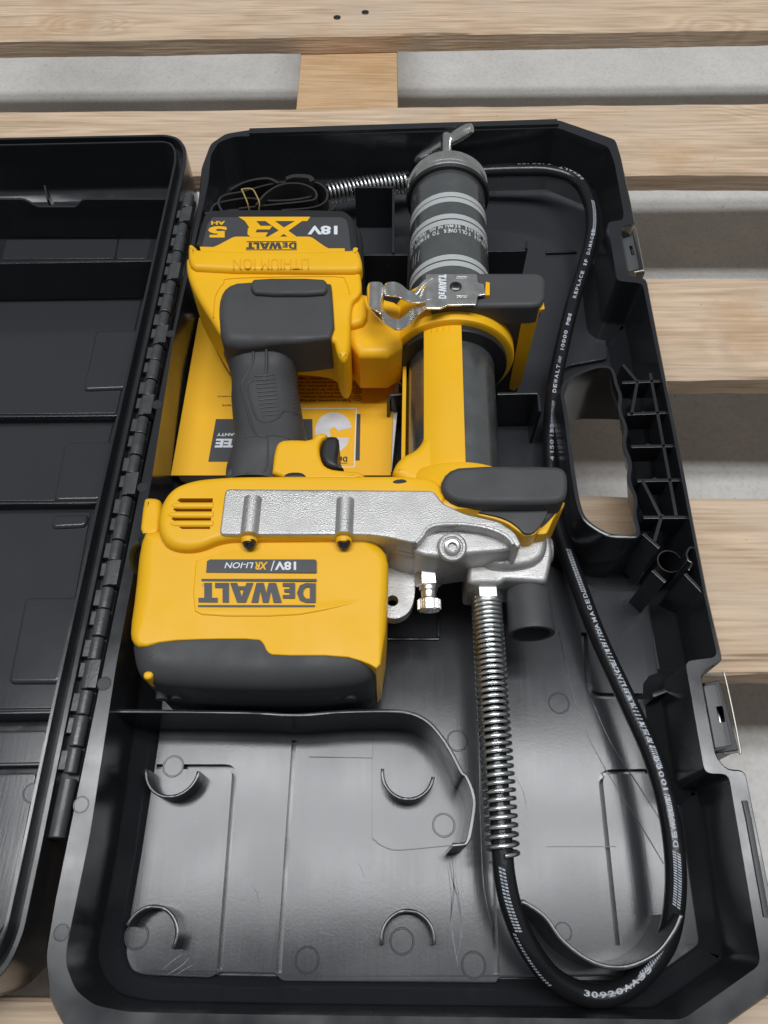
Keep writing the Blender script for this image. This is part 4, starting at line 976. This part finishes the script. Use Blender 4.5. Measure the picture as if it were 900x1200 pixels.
def bentstrip(name, st, m, parent, th=0.0013):
    """stations: (lower edge px, upper edge px, z)"""
    fl = [(a[0], a[1], b[0], b[1], z) for a, b, z in st]; mb = MB(); rows = []
    for q in spline(fl, 5):
        A = P(q[0], q[1], q[4]); B = P(q[2], q[3], q[4]); dn = Vector((0, 0, -th)); rows.append([A, B, B+dn, A+dn])
    for r in rows: mb.v += [tuple(x) for x in r]
    for i in range(len(rows)-1):
        for k in range(4):
            j = (k+1) % 4; mb.f.append((i*4+k, i*4+j, (i+1)*4+j, (i+1)*4+k))
    mb.f.append((0,1,2,3)); mb.f.append(tuple((len(rows)-1)*4+k for k in (3,2,1,0)))
    o = mb.build(name, m, parent, ang=40); bv = o.modifiers.new('edge', 'BEVEL'); bv.width = 0.00025; bv.segments = 2; bv.limit_method = 'ANGLE'; return o
bentstrip('hook_arm', [((430,356),(430,337),.105),((433,359),(433,331),.111),((441,364),(441,330),.1125),((447,366),(447,331),.1105),((450,352),(450,336),.106)], M['nickel'], hook)
bentstrip('hook_arm', [((431,357),(445,352),.1095),((440,369),(450,363),.107),((454,381),(456,370),.109),((466,386),(466,374),.113),((479,381),(476,368),.110),((492,367),(487,358),.107),((503,360),(500,347),.113),((516,361),(512,345),.1165)], M['nickel'], hook)
bentstrip('hook_arm', [((450,345),(449,335),.107),((454,346),(453,331),.112),((464,347),(462,330),.1145),((472,350),(470,333),.111),((481,354),(479,340),.109),((491,354),(490,340),.113),((500,352),(500,337),.1165),((507,350),(507,335),.1165)], M['nickel'], hook)
bentstrip('hook_prong', [((488,345),(486,341),.1145),((497,334),(495,330),.1165),((504,328),(503,324),.1168),((508,326),(508,322),.1168)], M['nickel'], hook)

# battery foot and yellow upper body
part('upper_body', [(219,297,.004),(415,297,.004),(421,312,.003),(425,340,.003),(421,350,.002),(411,357,.003),(411,412,.004),(404,426,.006),(395,418,.004),(390,395,.003),(275,395,.003),(262,400,.004),(247,376,.005),(228,345,.005),(218,320,.005)], 0.0990, 0.055, 0.004, M['yellow'], 2, n=5, zo=.096)
ridge = part('battery_ridge', [(221,286),(229,290),(234,296),(412,297),(416,289),(421,296),(425,310),(424,318),(412,321),(232,319),(221,311)], 0.1035, 0.092, 0.004, M['yellow'], 1, n=5, zo=.1005)
fit_text('relief_shade_lettering', 'LITHIUM ION', 273, 303, 362, 315, 0.1037, M['relief_shade'], ridge, bold=0.0)  # flat letters, darker yellow painted in place of the relief's shade
# seams
pts = [tuple(P(x, y, 0.0992)) for x, y in ((250,372),(251,356),(253,345),(262,332),(275,326),(390,324),(405,330),(410,345))]
mb = MB(); mb.tube(spline(pts, 4), 0.00035, 6); mb.build('seam', M['relief_shade'], gun)
part('battery_underside', [(221,325),(300,330),(300,410),(266,408),(256,398),(240,368)], 0.072, 0.03, 0.003, M['black'], 1)
# neck to the cage
part('neck', [(405,345,.003),(440,352,.004),(470,360,.004),(475,380,.004),(470,420,.006),(405,420,.006)], 0.088, 0.05, 0.005, M['yellow'], 1, n=5)
part('neck_flange', [(405,340),(422,344),(430,356),(430,380),(410,386),(405,380)], 0.094, 0.05, 0.004, M['yellow'], 1, n=4)
# battery pack
bat = part('battery_pack', [(238,256,.003),(243,250,.003),(252,247,.003),(398,247,.003),(410,251,.004),(417,262,.004),(421,292,.004),(420,300,.003),(226,300,.003)], 0.1000, 0.02, 0.003, M['black'], 1, n=4, zo=.098)
part('battery_side', [(405,255),(422,268),(426,290),(428,330),(412,335),(405,300)], 0.078, 0.02, 0.004, M['black'], 1, parent=bat)
part('battery_face', [(249,254),(400,254),(406,257),(409,268),(412,297),(234,297),(243,262)], 0.1008, 0.098, 0.0008, M['label'], 0, n=2, round_=0.0012, zo=.1008, parent=bat)
zb = 0.1011
flat('yellow_inlay', [[(234,289),(250,289.5),(256,287),(272,278.5),(276,277.3),(362,277.3),(366,278.5),(381,289),(385,291),(404,291),(404,297),(236,297)]], zb, M['yellow'], bat)
flat('battery_emblem', [[(279.5,254),(363.5,254),(360,259),(287,259)], [(311,259),(322,259),(348.5,278),(338,278)], [(346,259),(354,259),(327,278),(313,278)],
     [(287,258.9),(300,258.9),(306,265.5),(293,268)], [(290.5,268),(294,264.8),(319,264.8),(316,269),(301,269),(299.5,272.5),(314,272.5),(310.5,278),(294,278),(290,274.5)]], zb+.0001, M['yellow'], bat)
fit_text('lettering', '18V', 360.5, 264.5, 395.5, 274.8, zb, M['print_white'], bat, bold=0.04)
fit_text('lettering', '5', 244, 265, 265.5, 278.3, zb, M['yellow'], bat, bold=0.05, shear=0)
fit_text('lettering', 'AH', 247.5, 259, 264, 263.4, zb, M['yellow'], bat, bold=0.04)
fit_text('wordmark', LOGO, 288.5, 284, 347.5, 291.5, zb+.0003, M['label'], bat)
flat('wordmark_rule', [[(289,282.6),(347,282.6),(347,283.3),(289,283.3)], [(288,292.3),(348,292.3),(348,293),(288,293)]], zb+.0003, M['label'], bat)

# grip
shoulder = part('grip_shoulder', [(255,368,.008),(257,350,.008),(265,339,.006),(283,334,.004),(388,333,.003),(390,350,.003),(393,400,.003),(372,403,.003),(350,405,.004),(330,405,.004),(285,408,.008),(262,405,.008),(257,390,.008)], 0.1030, 0.070, 0.005, M['rubber'], 1, n=6, zo=.098)
part('shoulder_bumper', [(299,327),(378,327),(384,332),(384,340),(378,346),(301,346),(294,340),(294,332)], 0.1068, 0.10, 0.0025, M['rubber'], 1, n=5, zo=.105, parent=shoulder)
gp = [(298,376,47,.0925,.028),(300,388,45,.092,.028),(303,405,41,.091,.026),(306,430,38,.085,.025),(308,455,40,.085,.025),(311,480,41,.085,.025),(314,500,42,.086,.025),(310,520,42,.088,.024),(300,540,38,.088,.024),(296,562,35,.088,.024)]
def gripbody():
    mb = MB(); g2 = spline(gp, 5); rows = []; seg = 36
    for q in g2:
        c = P(q[0], q[1], q[3]); hw = q[2]/(F*SN-CN*(600-q[1]))*(CAM_H-q[3]+0.012); hh = q[4]
        cz = q[3]+0.006-hh
        row = []
        for k in range(seg):
            a = 2*math.pi*k/seg; ca, sa = math.cos(a), math.sin(a)
            e = 0.78
            row.append((c.x+hw*math.copysign(abs(ca)**e, ca), c.y-0.0+0.0*sa, cz+hh*math.copysign(abs(sa)**e, sa)))
        rows.append(row)
    for r in rows: mb.v += r
    for i in range(len(rows)-1):
        for k in range(seg):
            j = (k+1) % seg; mb.f.append((i*seg+k, i*seg+j, (i+1)*seg+j, (i+1)*seg+k))
    mb.f.append(tuple(range(seg))); mb.f.append(tuple((len(rows)-1)*seg+k for k in range(seg))[::-1])
    return mb.build('handle_grip', M['rubber'], gun, ang=60)
grip = gripbody()
def on_grip(px, py, lift=0.0):
    """point on the grip's upper surface seen at the pixel"""
    from mathutils.bvhtree import BVHTree
    global GT
    if 'GT' not in globals():
        me = grip.data; GT = BVHTree.FromPolygons([v.co[:] for v in me.vertices], [p.vertices[:] for p in me.polygons])
    a, b = ray(px, py); d = Vector((a, b, -1)).normalized()
    hit = GT.ray_cast(Vector((0, 0, CAM_H)), d)
    if hit[0] is None: return P(px, py, 0.085)
    return hit[0]+hit[1]*lift
def gline(name, px, r, m=M['rubber'], lift=0.0, per=4, closed=False):
    r = r*1.35
    pts = spline([tuple(on_grip(x, y, lift)) for x, y in px], per, closed=closed)
    mb = MB(); mb.tube(pts, r, 8); return mb.build(name, m, grip)
gline('grip_seam', [(272,412),(280,401),(292,400),(296,404),(296,425),(285,446),(284,455),(290,480),(297,503),(305,510),(325,510),(340,514)], 0.0007)
gline('grip_seam', [(296,446),(290,452),(296,478),(303,492),(314,494),(325,490),(332,482),(345,484),(352,486)], 0.0006)
gline('grip_seam', [(313,401),(325,403),(336,410),(343,424)], 0.0006)
gline('grip_seam', [(312,402),(311,440),(298,446)], 0.0006)
for k in range(11):
    y = 440+k*4.6; w0 = 298+k*0.9; w1 = 343-0.2*abs(k-4)+k*0.3
    gline('grip_rib', [(w0, y+1), ((w0+w1)/2, y-0.5), (w1, y+0.5)], 0.00055, per=3)
gline('grip_seam', [(287,513),(300,511),(312,513),(314,520),(310,552),(288,554)], 0.0005)
# pistol frame, trigger guard and trigger
part('trigger_frame', [(322,527,.003),(328,517,.004),(345,516,.004),(364,517,.004),(371,510,.003),(380,509,.002),(385,513,.002),(376,518,.003),(374,530,.003),(378,545,.003),(386,551,.003),(400,553,.003),(425,554,.004),(431,566,.003),(318,566,.003)], 0.094, 0.05, 0.003, M['yellow'], 1, n=4)
part('grip_base', [(268,548),(290,545),(322,525),(320,566),(262,566)], 0.090, 0.05, 0.004, M['rubber'], 1, n=4)
part('trigger', [(378,515,.004),(388,513,.004),(397,515,.003),(398,525,.003),(395,540,.003),(397,548,.002),(405,553,.002),(392,552,.003),(380,548,.004),(374,535,.004)], 0.0905, 0.06, 0.004, M['black'], 1, n=5)
part('lock_button', [(333,557),(340,554),(353,554),(359,558),(358,562),(333,562)], 0.0955, 0.08, 0.001, M['black'], 1, n=2)
part('lock_slot', [(336,559),(342,557),(352,557),(356,559),(352,560.5),(340,560.5)], 0.0965, 0.09, 0.0004, M['rubber'], 1, n=2)
c = P(469, 564, 0.104); 
part('access_notch', [(459,565),(463,562),(473,561),(478,564),(474,566),(464,567)], 0.1072, 0.10, 0.0003, M['black'], 1, n=1, zo=.1072)

# hose and its springs
HR = 0.0057
hose_px = [(569,690,hz),(571,720,hz),(575,780,hz),(580,860,hz),(586,950,.064),(589,1003,.062),(592,1030,.060),(599,1062,.056),(615,1102,.048),(643,1142,.038),(675,1162,.032),(705,1167,.030),(735,1157,.030),(764,1130,.031),(783,1098,.034),(791,1055,.040),(791,1005,.044),(782,945,.045),(764,885,.042),(737,825,.038),(703,752,.034),(682,698,.031),(664,648,.028),(652,605,.026),(646,555,.028),(645,505,.032),(649,455,.036),(659,405,.039),(672,352,.041),(686,308,.043),(694,270,.044),(691,238,.044),(676,212,.044),(645,201,.043),(605,200,.041),(560,202,.038),(520,207,.036),(478,213,.036),(430,219,.036),(388,226,.036),(350,232,.036)]
hp = [tuple(P(*p)) for p in hose_px]; hp = [Vector(p) for p in spline(hp, 10)]
mb = MB(); mb.tube(hp, HR, 24); hose = mb.build('hose', M['hose'], gun, ang=60)
cum = [0.0]
for i in range(1, len(hp)): cum.append(cum[-1]+(hp[i]-hp[i-1]).length)
def at_s(s):
    s = min(max(s, 0), cum[-1]-1e-6)
    import bisect
    i = max(0, bisect.bisect_right(cum, s)-1); i = min(i, len(hp)-2)
    t = (s-cum[i])/(cum[i+1]-cum[i]); p = hp[i].lerp(hp[i+1], t)
    d = (hp[min(i+2, len(hp)-1)]-hp[max(i-1, 0)]).normalized()
    side = d.cross(Vector((0,0,1))).normalized(); up = side.cross(d).normalized()
    return p, d, side, up
def s_of(px, py):
    best = None
    for i, p in enumerate(hp):
        h = CAM_H-p.z; a, b = ray(px, py); e = (p.x-a*h)**2+(p.y-b*h)**2
        if best is None or e < best[0]: best = (e, cum[i])
    return best[1]
def on_hose(s, w, r=HR+0.0001, roll=0.0):
    p, d, side, up = at_s(s); a = w/HR+roll
    return p+side*(math.sin(a)*r)+up*(math.cos(a)*r)
pm = MB()
GL = {}
def hose_text(txt, s0, adv=0.0044, h=0.0036, roll=0.0):
    s = s0; pm = MB()
    for ch in txt:
        if ch != ' ':
            if ch not in GL: GL[ch] = finer(*glyph_mesh(ch, 0.03), 2)
            v, f = GL[ch]; mxx = max(a for a, _ in v)
            pm.add([on_hose(s+a/max(mxx, .3)*adv*0.80 if ch not in 'I1' else s+adv*0.2+a/mxx*adv*0.5, -(b-0.35)*h, roll=roll) for a, b in v], f)
        s += adv
    pm.build('printed_text', M['hose_print_glint'], hose, smooth=False, recalc=False)
    return s
def hatch(s0, s1, w=0.0034, step=0.00125, roll=0.0, fill=0.55):
    s = s0; pm = MB()
    while s < s1:
        for (wa, wb) in ((-w/2, -w*0.05), (w*0.05, w/2)):
            pm.add([on_hose(s-wa*0.4, wa, roll=roll), on_hose(s+step*fill-wa*0.4, wa, roll=roll), on_hose(s+step*fill-wb*0.4, wb, roll=roll), on_hose(s-wb*0.4, wb, roll=roll)], [(0,1,2,3)])
        s += step
    if pm.v: pm.build('print_and_glint_hatching', M['hose_print_glint'], hose, smooth=False, recalc=False)
e = hose_text('DEWALT', s_of(661, 469)); hatch(e+.001, e+.007, 0.002)
e = hose_text('10000 PSI', s_of(668, 420)-.002); hatch(s_of(672,372)-.009, s_of(672,372)-.001, .002)
e = hose_text('REPLACE IF DAMAGED', s_of(681, 338)-.016)
hatch(s_of(647,512), s_of(649,474), 0.0018)
hose_text('4150152', s_of(646, 547)+.001)
hose_text('DEWALT', s_of(790, 996), roll=-0.15); hatch(s_of(791,1058), s_of(790,1000), 0.0040, roll=-0.15)
hatch(s_of(787,955), s_of(783,935), 0.0026, roll=-.1); hose_text('10000', s_of(782, 932), roll=-.1); hatch(s_of(776,905), s_of(764,878), .003)
e = hose_text('PSI  REPLACE IF DAMAGED', s_of(763, 874), roll=0.0); hatch(e, s_of(664,648), 0.0030, 0.0013)
hatch(s_of(765,877), s_of(700,740), 0.0030, 0.0024, fill=.35)
hatch(s_of(592,1015), s_of(606,1085), 0.0032, 0.0016, roll=0.3)  # no print here: pale hatching paints the reflected highlights on the braid
hatch(s_of(606,1085), s_of(645,1144), 0.0014, 0.0018, roll=0.75)
hose_text('30920AA33', s_of(679, 1163), adv=0.0048, roll=-0.15)
hatch(s_of(750,1143), s_of(781,1103), 0.0022, 0.0016, roll=-.3)
hatch(s_of(694,280), s_of(692,240), 0.0026, 0.0015, roll=.1); hose_text('DEWALT', s_of(684, 219)+.002, roll=.1); hose_text('4150152', s_of(645, 201), roll=.5); hatch(s_of(600,200), s_of(575,202), .001, .002, roll=.6)
def spring(name, s0, s1, R, w, pitch0, pitch1, m, parent):
    mb = MB(); pts = []; s = s0; a = 0
    while s < s1:
        t = (s-s0)/(s1-s0); pt = pitch0+(pitch1-pitch0)*t
        p, d, side, up = at_s(s); pts.append(p+side*(math.sin(a)*R)+up*(math.cos(a)*R))
        a += 2*math.pi/18; s += pt/18
    mb.tube(pts, w, 8, up=Vector((0.01, 1, 0.02))); return mb.build(name, m, parent, ang=60)
sp0 = s_of(570, 706)-0.001; sp1 = s_of(589, 1003)
spring('strain_relief_spring', sp0, sp1, 0.0082, 0.00120, 0.0026, 0.0047, M['steel'], hose)
spring('strain_relief_spring', s_of(480, 213), s_of(384, 228), 0.0084, 0.00115, 0.0036, 0.0036, M['steel'], hose)

settle()
